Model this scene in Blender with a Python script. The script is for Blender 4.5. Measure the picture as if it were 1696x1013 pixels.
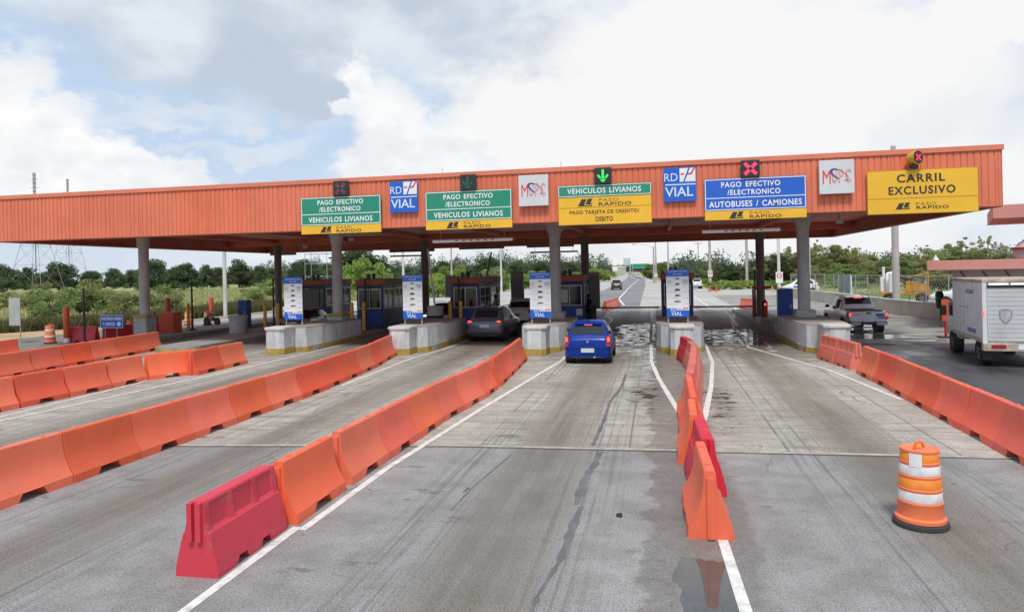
import bpy, math, random
from mathutils import Vector, Matrix
R = math.radians
for o in list(bpy.data.objects): bpy.data.objects.remove(o)
S = bpy.context.scene
COL = S.collection
random.seed(7)

# ---------------------------------------------------------------- camera, world, sun, exposure
cam = bpy.data.cameras.new("camera"); co = bpy.data.objects.new("camera", cam); COL.objects.link(co)
F_PX, YAW, ROLL = 1150.0, R(11.65), R(1.2)
cam.sensor_width = 36; cam.lens = F_PX / 1696 * 36; cam.shift_y = -(506.5 - 451) / 1696
cam.clip_start = .1; cam.clip_end = 6000
fw = Vector((-math.sin(YAW), math.cos(YAW), 0)); rt = Vector((math.cos(YAW), math.sin(YAW), 0)); up = Vector((0, 0, 1))
rc = rt * math.cos(ROLL) - up * math.sin(ROLL); uc = up * math.cos(ROLL) + rt * math.sin(ROLL)
m = Matrix((rc, uc, -fw)).transposed().to_4x4(); m.translation = Vector((0, 0, 3.4)); co.matrix_world = m
S.camera = co
S.view_settings.view_transform = 'Standard'; S.view_settings.look = 'None'; S.view_settings.gamma = 1
S.view_settings.exposure = 0.53
S.cycles.max_bounces = 6; S.cycles.transparent_max_bounces = 12
try: S.cycles.use_denoising = True
except Exception: pass

class LB:
    def __init__(s): s.parts = []
    def build(s, name, mat, parent=None):
        for q in s.parts: o = q.build(name, mat, parent)
        return o
class NT:
    """small node-tree helper"""
    def __init__(s, tree): s.t = tree; s.t.nodes.clear()
    def n(s, typ, ins=None, out=0, **props):
        nd = s.t.nodes.new(typ)
        for k, v in props.items(): setattr(nd, k, v)
        for k, v in (ins or {}).items(): s.put(nd.inputs[k], v)
        return nd.outputs[out] if out is not None else nd
    def put(s, sock, v):
        if isinstance(v, bpy.types.NodeSocket): s.t.links.new(v, sock)
        else:
            if sock.type == 'RGBA' and len(v) == 3: v = (*v, 1)
            sock.default_value = v
    def m(s, op, a, b=0.0, c=0.0, clamp=False):
        nd = s.t.nodes.new('ShaderNodeMath'); nd.operation = op; nd.use_clamp = clamp
        for i, v in enumerate((a, b, c)): s.put(nd.inputs[i], v)
        return nd.outputs[0]
    def vm(s, op, a, b=(0, 0, 0)):
        nd = s.t.nodes.new('ShaderNodeVectorMath'); nd.operation = op
        s.put(nd.inputs[0], a); s.put(nd.inputs[1], b); return nd.outputs[0]
    def ss(s, v, a, b, lo=0.0, hi=1.0):
        return s.n('ShaderNodeMapRange', {0: v, 1: a, 2: b, 3: lo, 4: hi}, interpolation_type='SMOOTHSTEP')
    def mix(s, f, a, b, mode='MIX'):
        nd = s.t.nodes.new('ShaderNodeMix'); nd.data_type = 'RGBA'; nd.blend_type = mode
        s.put(nd.inputs[0], f); s.put(nd.inputs[6], a); s.put(nd.inputs[7], b); return nd.outputs[2]
    def noise(s, vec, scale, detail=4, rough=.55, dist=0.0):
        return s.n('ShaderNodeTexNoise', {'Vector': vec, 'Scale': scale, 'Detail': detail, 'Roughness': rough, 'Distortion': dist})
    def xyz(s, vec):
        nd = s.t.nodes.new('ShaderNodeSeparateXYZ'); s.put(nd.inputs[0], vec); return nd.outputs

w = bpy.data.worlds.new("World"); S.world = w; w.use_nodes = True
SUN_EL, SUN_AZ = R(58), math.atan2(.12, -.99)            # sun high, behind and a little to the right of the viewer
def build_world():
    N = NT(w.node_tree)
    sky = N.n('ShaderNodeTexSky', sky_type='NISHITA', sun_disc=False, sun_elevation=SUN_EL, sun_rotation=SUN_AZ)
    d = N.n('ShaderNodeTexCoord', out=0)
    x, y, z = N.xyz(d)
    az = N.m('ARCTAN2', x, y); el = z
    stre = N.vm('MULTIPLY', d, (1, 1, 1.7))
    n1 = N.noise(stre, 4.2, 7, .56); n2 = N.noise(N.vm('ADD', stre, (3.1, 1.7, .4)), 9.0, 6, .6); n3 = N.noise(N.vm('MULTIPLY', d, (1, 1, 3.2)), 2.3, 5, .5)
    wob_u = N.m('MULTIPLY', N.m('SUBTRACT', n1, .5), .34); wob_v = N.m('MULTIPLY', N.m('SUBTRACT', n2, .5), .17)
    uu = N.m('ADD', az, wob_u); vv = N.m('ADD', el, wob_v)
    def blob(px, py, rx, ry, soft=.75):
        """cumulus mass in the sky: direction and angular radii (given on a 1150-unit picture plane)"""
        u0 = math.atan((px - 848) / F_PX) - YAW; hz = 451 - .021 * (px - 848)
        v0 = (hz - py) / math.hypot(F_PX, px - 848)
        a = N.m('DIVIDE', N.m('SUBTRACT', uu, u0), rx / F_PX); b = N.m('DIVIDE', N.m('SUBTRACT', vv, v0), ry / F_PX)
        r2 = N.m('ADD', N.m('MULTIPLY', a, a), N.m('MULTIPLY', b, b))
        return N.ss(r2, 1.25, 1.25 - soft)
    def union(bl):
        r = None
        for b in bl: r = b if r is None else N.m('MAXIMUM', r, b)
        return r
    cum = union([blob(-10, 215, 90, 105), blob(95, 262, 90, 85), blob(190, 280, 75, 62), blob(265, 312, 62, 42), blob(120, 335, 220, 45),
                 blob(592, 165, 55, 62), blob(530, 182, 44, 26), blob(640, 230, 85, 85), blob(625, 295, 75, 40), blob(730, 280, 110, 80)])
    right = union([blob(900, 230, 190, 130, .9), blob(1150, 150, 330, 190, .9), blob(1450, 170, 190, 190, .8), blob(1200, 300, 620, 120, .8), blob(1640, 30, 110, 60, .8), blob(1010, 400, 700, 70, 1.0)])
    grey = union([blob(330, 70, 270, 85, 1.2), blob(560, 60, 330, 110, 1.1), blob(820, 90, 200, 120, 1.1), blob(420, 150, 160, 60, 1.0)])
    wisp = N.m('MULTIPLY', union([blob(395, 255, 110, 24, 1.0), blob(1620, 190, 120, 60, 1.2), blob(470, 240, 60, 14, 1.), blob(250, 190, 150, 26, 1.2), blob(520, 215, 90, 20, 1.2)]), N.ss(n2, .36, .66, .1, .8))
    # everywhere else the same broken cloud deck
    behind = N.ss(N.m('ADD', n3, N.m('MULTIPLY', N.m('SUBTRACT', n1, .5), .5)), .44, .60)
    infront = N.ss(N.m('ABSOLUTE', N.m('ADD', az, YAW)), .62, .85)
    elev = N.ss(el, .42, .6); far = N.m('MAXIMUM', infront, elev)
    behind = N.m('MULTIPLY', behind, far)
    blue = N.mix(.86, N.mix(1.0, sky, (.09, .09, .09), 'MULTIPLY'), (.62, .78, 1.0))
    blue = N.mix(N.ss(el, .22, -.02), blue, (.70, .79, .90))
    gcol = N.mix(N.ss(n1, .38, .62), (.57, .65, .76), (.82, .885, .95))
    c = N.mix(N.m('MULTIPLY', grey, N.ss(n3, .25, .62, .78, 1.0)), blue, gcol)
    wh = N.mix(N.ss(N.m('ADD', N.m('MULTIPLY', n2, .6), N.m('MULTIPLY', n1, .4)), .36, .60), (.84, .88, .93), (1.06, 1.06, 1.06))
    whr = N.mix(N.ss(N.m('ADD', N.m('MULTIPLY', n1, .5), N.m('MULTIPLY', n3, .5)), .36, .50), (.85, .875, .905), (1.0, 1.0, 1.0))
    c = N.mix(N.m('MULTIPLY', right, N.ss(n3, .25, .48, .80, .98)), c, whr)
    c = N.mix(wisp, c, (.86, .90, .95)); c = N.mix(cum, c, wh); c = N.mix(behind, c, (.80, .83, .87))
    bg = N.n('ShaderNodeBackground', {0: c, 1: .655})
    N.n('ShaderNodeOutputWorld', {0: bg}, out=None)
build_world()
sl = bpy.data.lights.new("sun", 'SUN'); so = bpy.data.objects.new("sun", sl); COL.objects.link(so)
sl.energy = 2.0; sl.angle = R(12); sl.color = (1, .95, .88)
sdir = Vector((math.sin(SUN_AZ) * math.cos(SUN_EL), math.cos(SUN_AZ) * math.cos(SUN_EL), math.sin(SUN_EL)))
so.rotation_euler = sdir.to_track_quat('Z', 'Y').to_euler()

# ---------------------------------------------------------------- materials
MATS = {}
def pbr(name, fn):
    mt = bpy.data.materials.new(name); mt.use_nodes = True
    N = NT(mt.node_tree); p = N.n('ShaderNodeBsdfPrincipled', out=None)
    fn(N, p); N.n('ShaderNodeOutputMaterial', {0: p.outputs[0]}, out=None); MATS[name] = mt; return mt
def pos(N): return N.n('ShaderNodeNewGeometry')
def plain(name, col, rough=.6, var=.18, scale=1.7, metal=0, coat=0, bump=0, bscale=30, spec=.5, dirt=0, dirtcol=(.12, .10, .085)):
    def f(N, p):
        P = pos(N); n = N.noise(P, scale, 6, .62)
        c = N.mix(N.ss(n, .3, .7), [x * (1 - var) for x in col], [min(1, x * (1 + var)) for x in col])
        if dirt:
            q = N.noise(N.vm('MULTIPLY', P, (2.2, 2.2, .5)), scale * 1.3, 7, .7)
            c = N.mix(N.m('MULTIPLY', N.ss(q, .46, .74), dirt), c, dirtcol)
        N.put(p.inputs['Base Color'], c); N.put(p.inputs['Roughness'], N.ss(n, .2, .8, max(0, rough - .1), min(1, rough + .1)))
        p.inputs['Metallic'].default_value = metal; p.inputs['Coat Weight'].default_value = coat; p.inputs['Coat Roughness'].default_value = .06
        p.inputs['Specular IOR Level'].default_value = spec
        if bump:
            b = N.n('ShaderNodeBump', {'Strength': bump, 'Distance': .02, 'Height': N.noise(P, bscale, 5, .6)}); N.put(p.inputs['Normal'], b)
    return pbr(name, f)
def glow(name, col, st):
    def f(N, p):
        p.inputs['Base Color'].default_value = (*[c * .5 for c in col], 1); p.inputs['Emission Color'].default_value = (*col, 1); p.inputs['Emission Strength'].default_value = st
    return pbr(name, f)
def wrap_lane(N, x, c0, width):
    """dark tyre/oil streak repeated in every lane, lanes 5.8 m apart"""
    t = N.m('SUBTRACT', N.m('MODULO', N.m('ADD', N.m('SUBTRACT', x, c0), 60.9), 5.8), 2.9)
    t = N.m('DIVIDE', t, width); return N.m('EXPONENT', N.m('MULTIPLY', N.m('MULTIPLY', t, t), -1))
def roadlike(name, base, light, kind):
    def f(N, p):
        P = pos(N); x, y, z = N.xyz(P)
        big = N.noise(P, .22, 6, .6); mid = N.noise(P, 1.6, 6, .65); fine = N.noise(P, 38, 3, .7); fine2 = N.noise(P, 120, 2, .6)
        lng = N.noise(N.vm('MULTIPLY', P, (2.6, .12, 1)), 1.0, 6, .6); lng2 = N.noise(N.vm('MULTIPLY', P, (13, .13, 1)), 1.0, 5, .7)
        c = N.mix(N.ss(big, .3, .7), base, light)
        c = N.mix(N.ss(mid, .38, .66), c, N.mix(1, c, (.80, .785, .77), 'MULTIPLY'))
        xw = N.m('ADD', x, N.m('MULTIPLY', N.m('SUBTRACT', big, .5), 1.3))
        st = N.m('MULTIPLY', wrap_lane(N, xw, -2.15, .5), N.ss(lng, .30, .62))
        st2 = N.m('MULTIPLY', N.m('MAXIMUM', wrap_lane(N, xw, -1.25, .55), wrap_lane(N, xw, -3.1, .55)), N.ss(lng2, .46, .64))
        dk = N.m('MAXIMUM', N.m('MULTIPLY', N.m('MULTIPLY', st, N.ss(lng2, .3, .6, .5, 1)), .74), N.m('MULTIPLY', st2, .56))
        c = N.mix(dk, c, (.075, .068, .062) if kind == 'concrete' else (.072, .071, .073))
        if kind == 'concrete':
            tr = N.noise(N.vm('MULTIPLY', P, (.5, 5.5, 1)), 1.0, 6, .7)
            c = N.mix(N.m('MULTIPLY', N.ss(tr, .44, .66), .54), c, (.20, .165, .125))
            # joints between the cast slabs
            jy = N.m('ABSOLUTE', N.m('SUBTRACT', N.m('MODULO', N.m('ADD', y, .6), 4.6), 2.3)); jx = N.m('ABSOLUTE', N.m('SUBTRACT', N.m('MODULO', N.m('ADD', x, 60.0), 2.9), 1.45))
            j = N.m('MAXIMUM', N.ss(jy, .03, .012), N.m('MULTIPLY', N.ss(jx, .03, .012), N.ss(big, .40, .5)))
            c = N.mix(N.m('MULTIPLY', j, .55), c, (.07, .06, .05))
            oil = N.m('MULTIPLY', N.ss(N.m('ADD', y, N.m('MULTIPLY', N.m('SUBTRACT', mid, .5), 10)), 24, 33), N.ss(N.m('ADD', y, N.m('MULTIPLY', N.m('SUBTRACT', mid, .5), 14)), 52, 40))
            c = N.mix(N.m('MULTIPLY', oil, .60), c, (.085, .075, .066))
        # damp brown strip along the middle barriers, and silt along the kerbs
        dm = N.m('ADD', x, N.m('ADD', N.m('MULTIPLY', N.m('SUBTRACT', mid, .5), 1.1), N.m('MULTIPLY', N.m('SUBTRACT', big, .5), 1.0)))
        fine3_ = N.noise(P, 6, 6, .7)
        damp = N.m('MULTIPLY', N.ss(dm, -.26, -.10), N.ss(dm, 1.22, 1.0))
        sp = N.noise(N.vm('MULTIPLY', P, (.8, 2.4, 1)), .55, 5, .6)
        blot = N.m('MULTIPLY', N.ss(sp, .63, .655), N.ss(N.m('ABSOLUTE', N.m('SUBTRACT', N.m('MODULO', N.m('ADD', x, 61.65), 5.8), 2.9)), 1.1, 2.4))
        wetm = N.m('MAXIMUM', N.m('MULTIPLY', damp, N.ss(fine3_, .3, .7, .38, .66)), N.m('MULTIPLY', blot, .6))
        c = N.mix(wetm, c, (.125, .105, .088))
        kb = N.m('ABSOLUTE', N.m('SUBTRACT', N.m('MODULO', N.m('ADD', x, 62.9), 5.8), 2.9))
        silt = N.m('MULTIPLY', N.ss(N.m('ADD', kb, N.m('MULTIPLY', N.m('SUBTRACT', mid, .5), .9)), 0.95, .45), .50)
        c = N.mix(silt, c, (.19, .155, .115))
        fine3 = N.noise(P, 14, 5, .75)
        c = N.mix(N.ss(fine, .46, .64, 0, .85), c, N.mix(1, c, (.52, .52, .53), 'MULTIPLY')); c = N.mix(N.ss(fine2, .52, .64, 0, .8), c, N.mix(1, c, (1.6, 1.6, 1.6), 'MULTIPLY'))
        pit = N.n('ShaderNodeTexVoronoi', {'Vector': P, 'Scale': 7.0, 'Randomness': 1.0}); c = N.mix(N.m('MULTIPLY', N.ss(pit, .10, .05), N.ss(mid, .45, .6)), c, (.07, .065, .06)); c = N.mix(N.ss(fine3, .50, .75, 0, .6), c, N.mix(1, c, (.74, .73, .72), 'MULTIPLY'))
        crk = N.n('ShaderNodeTexVoronoi', {'Vector': N.vm('ADD', N.vm('MULTIPLY', P, (.35, .16, 1)), N.vm('MULTIPLY', N.n('ShaderNodeTexNoise', {'Vector': P, 'Scale': 1.2, 'Detail': 5}, out=1), (.35, .35, 0))), 'Scale': 1.0}, feature='DISTANCE_TO_EDGE')
        c = N.mix(N.m('MULTIPLY', N.ss(crk, .006, .002), N.ss(big, .50, .58, 0, .6)), c, (.06, .055, .05))
        rough = N.ss(wetm, 0, .7, .86, .42)
        if kind == 'concrete':
            pn = N.noise(N.vm('MULTIPLY', P, (1.5, 2.3, 1)), 1.25, 6, .66)
            xq = N.m('ADD', x, N.m('MULTIPLY', N.m('SUBTRACT', mid, .5), 1.5))
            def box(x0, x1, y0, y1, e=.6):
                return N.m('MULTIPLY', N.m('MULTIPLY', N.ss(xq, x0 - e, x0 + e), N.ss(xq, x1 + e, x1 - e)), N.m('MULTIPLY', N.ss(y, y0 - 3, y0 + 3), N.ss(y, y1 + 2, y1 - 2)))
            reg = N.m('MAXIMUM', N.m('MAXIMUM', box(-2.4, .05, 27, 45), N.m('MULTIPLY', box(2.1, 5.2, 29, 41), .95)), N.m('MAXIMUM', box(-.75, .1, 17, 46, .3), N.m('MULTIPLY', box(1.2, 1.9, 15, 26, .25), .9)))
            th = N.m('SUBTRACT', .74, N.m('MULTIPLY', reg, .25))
            pud = N.ss(N.m('SUBTRACT', pn, th), -.004, .012)
            c = N.mix(N.m('MULTIPLY', pud, .75), c, (.035, .033, .03)); rough = N.m('MULTIPLY', rough, N.m('SUBTRACT', 1.0, N.m('MULTIPLY', pud, .95)))
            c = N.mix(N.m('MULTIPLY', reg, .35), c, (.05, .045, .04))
        else:
            pn = N.noise(N.vm('MULTIPLY', P, (1.6, .9, 1)), .9, 4, .55)
            reg = N.m('MULTIPLY', N.m('MULTIPLY', N.ss(x, .0, .35), N.ss(x, .95, .72)), N.m('MULTIPLY', N.ss(y, 5.2, 6.0), N.ss(y, 8.9, 8.0)))
            pud = N.ss(N.m('ADD', reg, N.m('MULTIPLY', N.m('SUBTRACT', pn, .5), 2.6)), .52, .60); rough = N.m('MULTIPLY', rough, N.m('SUBTRACT', 1.0, N.m('MULTIPLY', pud, .985))); c = N.mix(N.m('MULTIPLY', pud, .7), c, (.05, .045, .04))
        N.put(p.inputs['Base Color'], c); N.put(p.inputs['Roughness'], rough)
        h = N.m('MULTIPLY', N.m('ADD', fine, N.m('MULTIPLY', mid, .6)), N.m('SUBTRACT', 1.0, pud))
        N.put(p.inputs['Normal'], N.n('ShaderNodeBump', {'Strength': .35, 'Distance': .012, 'Height': h}))
    return pbr(name, f)
M_ASPH = roadlike('approach_asphalt', (.258, .252, .246), (.338, .332, .324), 'asphalt')
M_CONC = roadlike('slab_concrete', (.375, .35, .31), (.52, .495, .445), 'concrete')
def f_dark(N, p):
    P = pos(N); x, y, z = N.xyz(P); n = N.noise(N.vm('MULTIPLY', P, (1.3, .5, 1)), .6, 6, .6); fi = N.noise(P, 45, 3, .7)
    c = N.mix(N.ss(n, .3, .7), (.038, .040, .046), (.075, .077, .082)); c = N.mix(N.ss(fi, .5, .8, 0, .5), c, (.11, .11, .11))
    N.put(p.inputs['Base Color'], c); N.put(p.inputs['Roughness'], N.ss(n, .35, .65, .32, .75))
M_DARK = pbr('dark_asphalt', f_dark)
def f_wet(N, p):
    P = pos(N); n = N.noise(N.vm('MULTIPLY', P, (.35, 1.0, 1)), .7, 6, .6); fi = N.noise(P, 30, 3, .7)
    c = N.mix(N.ss(n, .35, .65), (.20, .185, .165), (.34, .32, .29)); c = N.mix(N.ss(fi, .5, .8, 0, .4), c, (.14, .13, .12))
    N.put(p.inputs['Base Color'], c); N.put(p.inputs['Roughness'], N.ss(n, .42, .54, .10, .8))
M_WET = pbr('wet_concrete', f_wet)
M_HWY = plain('highway_asphalt', (.21, .21, .215), .85, .2, .12, bump=.1)
M_PALE = plain('pale_concrete_paving', (.42, .405, .375), .85, .14, .1, bump=.1)
def f_ground(N, p):
    P = pos(N); n = N.noise(P, .03, 6, .6); n2 = N.noise(P, .35, 6, .65); n3 = N.noise(P, 3, 4, .7)
    c = N.mix(N.ss(n, .35, .65), (.30, .33, .12), (.43, .43, .19)); c = N.mix(N.ss(n2, .45, .7), c, (.10, .14, .035)); c = N.mix(N.ss(n3, .55, .8, 0, .6), c, (.23, .20, .10))
    N.put(p.inputs['Base Color'], c); p.inputs['Roughness'].default_value = .95
    N.put(p.inputs['Normal'], N.n('ShaderNodeBump', {'Strength': .8, 'Distance': .3, 'Height': n3}))
M_GROUND = pbr('pasture_ground', f_ground)
M_DIRT = plain('bare_dirt', (.42, .30, .17), .95, .22, .5, bump=.3)
def f_paint(N, p):
    P = pos(N); n = N.noise(P, 5, 6, .7); n2 = N.noise(P, 28, 4, .7)
    c = N.mix(N.ss(n, .4, .75), (.74, .73, .70), (.42, .41, .39)); c = N.mix(N.ss(n2, .6, .7, 0, .7), c, (.24, .24, .24))
    N.put(p.inputs['Base Color'], c); p.inputs['Roughness'].default_value = .7
M_LINE = pbr('road_paint', f_paint)
M_TAR = plain('tar_sealant', (.135, .135, .142), .6, .2, 3)
def plastic(name, col, worn, wear):
    def f(N, p):
        P = pos(N); rnd = N.n('ShaderNodeObjectInfo', out=5)
        n = N.noise(N.vm('ADD', P, N.vm('MULTIPLY', (1, 1, 1), (0, 0, 0))), 1.3, 6, .62); n2 = N.noise(N.vm('MULTIPLY', P, (1, 1, 3)), 4.5, 7, .72); n3 = N.noise(P, 24, 3, .7)
        hue = N.n('ShaderNodeHueSaturation', {'Hue': N.ss(rnd, 0, 1, .496, .505), 'Saturation': N.ss(N.m('FRACT', N.m('MULTIPLY', rnd, 7.3)), 0, 1, .96, 1.03), 'Value': N.ss(N.m('FRACT', N.m('MULTIPLY', rnd, 13.7)), 0, 1, .90, 1.07), 'Color': (*col, 1)})
        c = N.mix(N.ss(n, .35, .7, 0, .45), hue, N.mix(1, hue, (.80, .74, .72), 'MULTIPLY'))
        thr = N.m('SUBTRACT', .76 - wear, N.m('MULTIPLY', N.ss(N.m('FRACT', N.m('MULTIPLY', rnd, 3.7)), .6, 1), .10))
        c = N.mix(N.m('MULTIPLY', N.ss(N.m('SUBTRACT', n2, thr), 0, .16), .62), c, worn)
        c = N.mix(N.ss(n3, .62, .75, 0, .35), c, N.mix(1, c, (.72, .66, .64), 'MULTIPLY'))
        sc = N.noise(N.vm('MULTIPLY', P, (3, 2.2, 14)), 1.0, 7, .75); c = N.mix(N.ss(sc, .63, .70, 0, .45), c, (.16, .085, .065)); sp = N.noise(P, 3.1, 7, .7); c = N.mix(N.ss(sp, .58, .66, 0, .28), c, (.42, .22, .16))
        N.put(p.inputs['Base Color'], c); N.put(p.inputs['Roughness'], N.ss(n2, .3, .7, .42, .68))
        N.put(p.inputs['Normal'], N.n('ShaderNodeBump', {'Strength': .12, 'Distance': .02, 'Height': n}))
    return pbr(name, f)
M_ORANGE = plastic('orange_plastic', (.80, .142, .072), (.78, .33, .22), .0)
M_RED = plastic('red_plastic', (.60, .022, .050), (.70, .15, .16), -.05)
M_PALERED = plastic('faded_red_plastic', (.68, .17, .135), (.78, .48, .42), .12)
M_DRUM = plastic('drum_orange_plastic', (.80, .19, .055), (.76, .30, .16), -.03)
def f_fascia(N, p):
    P = pos(N); x, y, z = N.xyz(P); n = N.noise(P, .35, 5, .6); run = N.noise(N.vm('MULTIPLY', P, (5, 5, .22)), 1.0, 6, .65); lap = N.m('MODULO', N.m('ADD', x, 60.0), 3.62)
    c = N.mix(N.ss(n, .3, .7), (.66, .155, .078), (.77, .205, .108)); c = N.mix(N.m('MULTIPLY', N.ss(run, .48, .72), .38), c, (.40, .13, .085)); c = N.mix(N.m('MULTIPLY', N.ss(run, .44, .30), .25), c, (.82, .33, .22))
    c = N.mix(N.m('MULTIPLY', N.ss(lap, .05, .02), .6), c, (.30, .07, .045)); sh = N.noise(N.vm('MULTIPLY', N.vm('SNAP', P, (3.62, 100, 100)), (1, 1, 1)), .9, 0); c = N.mix(N.ss(sh, .4, .6, 0, .25), c, (.62, .20, .13))
    N.put(p.inputs['Base Color'], c); N.put(p.inputs['Roughness'], N.ss(run, .3, .7, .4, .62)); N.put(p.inputs['Normal'], N.n('ShaderNodeBump', {'Strength': .15, 'Distance': .05, 'Height': N.noise(P, .9, 3, .5)}))
M_FASCIA = pbr('fascia_orange_sheet', f_fascia)
M_SOFFIT = plain('soffit_red_sheet', (.70, .17, .095), .6, .15, .5)
M_STEEL_R = plain('red_oxide_steel', (.62, .16, .10), .6, .15, .8)
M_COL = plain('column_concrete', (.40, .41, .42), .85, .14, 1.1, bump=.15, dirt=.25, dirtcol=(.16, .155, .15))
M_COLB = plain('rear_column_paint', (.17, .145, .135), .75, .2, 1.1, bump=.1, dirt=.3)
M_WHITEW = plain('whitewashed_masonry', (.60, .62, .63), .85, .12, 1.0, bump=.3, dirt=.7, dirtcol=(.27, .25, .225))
M_YELLOW = plain('kerb_yellow_paint', (.42, .29, .055), .75, .2, 2.0, dirt=.75, dirtcol=(.24, .20, .14))
M_KERB = plain('kerb_concrete', (.31, .295, .27), .9, .15, 1.0, bump=.2, dirt=.35)
M_GREEN = plain('sign_green', (.012, .25, .16), .4, .06, .6, coat=.2)
M_BLUE = plain('sign_blue', (.010, .11, .56), .4, .06, .6, coat=.2)
M_YEL = plain('sign_yellow', (.82, .47, .028), .45, .06, .6, coat=.1)
M_WHITE = plain('white_sheet', (.76, .77, .78), .5, .05, 1.0)
M_MOPC = plain('pale_grey_sign', (.62, .65, .68), .5, .05, 1.0)
M_LET = plain('white_lettering', (.82, .83, .84), .5, .04, 1)
M_LETB = plain('pale_blue_lettering', (.62, .74, .86), .5, .04, 1)
M_BLK = plain('black_lettering', (.035, .032, .03), .5, .1, 1)
M_GREYINK = plain('grey_print', (.25, .28, .33), .6, .1, 1)
M_LETR = plain('red_lettering', (.70, .06, .06), .5, .06, 1)
M_NAVY = plain('navy_logo', (.05, .05, .28), .5, .06, 1)
M_BLACK = plain('black_metal', (.022, .022, .024), .5, .2, 2)
M_DGREY = plain('dark_grey_metal', (.085, .088, .095), .55, .15, 1.2)
M_GREYP = plain('grey_panel', (.24, .25, .275), .6, .12, .8)
M_GALV = plain('galvanised_steel', (.42, .43, .44), .5, .1, 1.4, metal=.3)
M_POLE = plain('pole_white_paint', (.62, .61, .60), .6, .1, .6, dirt=.2)
M_CPOLE = plain('pole_concrete', (.43, .40, .385), .85, .12, .8)
M_BNAVY = plain('booth_navy_paint', (.012, .030, .12), .5, .2, 1.0, dirt=.15)
M_BBLUE = plain('booth_blue_panel', (.010, .048, .29), .45, .15, 1.0)
M_BOR = plain('booth_orange_band', (.42, .10, .045), .6, .15, 1.2, dirt=.25)
M_ALU = plain('window_aluminium', (.48, .50, .53), .4, .08, 2, metal=.5)
M_GLASS = plain('dark_window_glass', (.018, .022, .026), .07, .1, .6, spec=.6)
M_BOLL = plain('bollard_yellow', (.72, .43, .03), .55, .2, 2, dirt=.25)
M_TYRE = plain('tyre_rubber', (.018, .018, .019), .85, .2, 5)
M_RUBBER = plain('drum_rubber', (.045, .047, .05), .9, .2, 5)
M_RIM = plain('alloy_rim', (.42, .43, .45), .35, .1, 4, metal=.7)
M_REFL = plain('reflective_white_band', (.60, .61, .63), .4, .15, 6, dirt=.5, dirtcol=(.45, .42, .40))
M_REFO = plain('reflective_orange_band', (.78, .24, .03), .35, .1, 6)
M_PINK = plain('pink_orange_stucco', (.66, .30, .26), .85, .08, .8, bump=.1)
M_STUC = plain('grey_stucco', (.42, .40, .385), .9, .08, .8)
M_BEIGE = plain('beige_concrete_wall', (.50, .465, .40), .9, .10, .4, dirt=.3)
M_TRUCKW = plain('truck_white_paint', (.70, .73, .77), .5, .08, .8, dirt=.28, dirtcol=(.34, .29, .24))
M_RUST = plain('rusty_cream_metal', (.46, .40, .32), .7, .3, 3, dirt=.6, dirtcol=(.18, .10, .06))
M_TAIL = glow('lit_tail_lamp', (1.0, .12, .10), .9)
M_TAILD = plain('red_lamp_lens', (.33, .012, .018), .2, .1, 5, coat=.5)
M_HEAD = glow('lit_headlamp', (.85, .95, 1.0), 1.6)
M_LENS = plain('clear_lamp_lens', (.55, .57, .60), .15, .1, 5, coat=.5)
M_XR = glow('signal_red_lit', (1.0, .06, .17), .42)
M_XD = plain('signal_red_unlit', (.14, .045, .075), .6, .1, 2)
M_AG = glow('signal_green_lit', (.04, .95, .16), .40)
M_AD = plain('signal_green_unlit', (.015, .11, .07), .6, .1, 2)
M_LAMPY = plain('signal_yellow_housing', (.55, .33, .03), .5, .15, 2)
M_PLATE = plain('licence_plate', (.55, .62, .60), .5, .05, 2)
M_ORP = plain('orange_post_paint', (.55, .085, .03), .6, .15, 1.5, dirt=.2)
M_REDP = plain('red_paint', (.42, .022, .025), .45, .15, 1.5)
M_BARK = plain('bark', (.11, .085, .065), .95, .25, 2, bump=.4)
M_SKIN = plain('skin', (.20, .10, .06), .6, .08, 6)
M_HAIR = plain('black_hair', (.012, .01, .009), .7, .1, 8)
M_SHIRT = plain('grey_shirt', (.24, .24, .25), .9, .1, 8)
M_DKCLOTH = plain('dark_clothing', (.02, .018, .02), .9, .15, 8)
M_NVCLOTH = plain('navy_trousers', (.02, .025, .09), .9, .15, 8)
M_HWSIGN = plain('road_sign_green', (.02, .26, .15), .5, .05, .3)
M_TEAL = plain('pale_teal_panel', (.42, .56, .57), .6, .06, .3)
M_CONEO = plain('cone_orange', (.72, .10, .03), .6, .1, 3)
M_DGREEN = plain('dark_green_plastic', (.012, .06, .04), .5, .15, 3)
M_ORYEL = plain('truck_yellow_paint', (.52, .26, .03), .55, .15, 1.5, dirt=.3)
def carpaint(name, col, metal=.25, coat=.8): return plain(name, col, .28, .05, .8, metal=metal, coat=coat)
M_CBLUE = plain('blue_car_paint', (.001, .032, .27), .30, .05, .8, coat=.12, spec=.22); M_CGREY = carpaint('grey_blue_car_paint', (.115, .14, .185), .1, .6)
M_CSILV = carpaint('silver_car_paint', (.62, .64, .65), .0, .5); M_CPICK = carpaint('silver_pickup_paint', (.60, .59, .64), .1, .5)
M_CBLACK = carpaint('black_car_paint', (.012, .012, .014), .1); M_CWHITE = carpaint('white_car_paint', (.66, .68, .69), 0.0)
M_CPURP = carpaint('dark_car_paint', (.04, .035, .05), .2)
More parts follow.
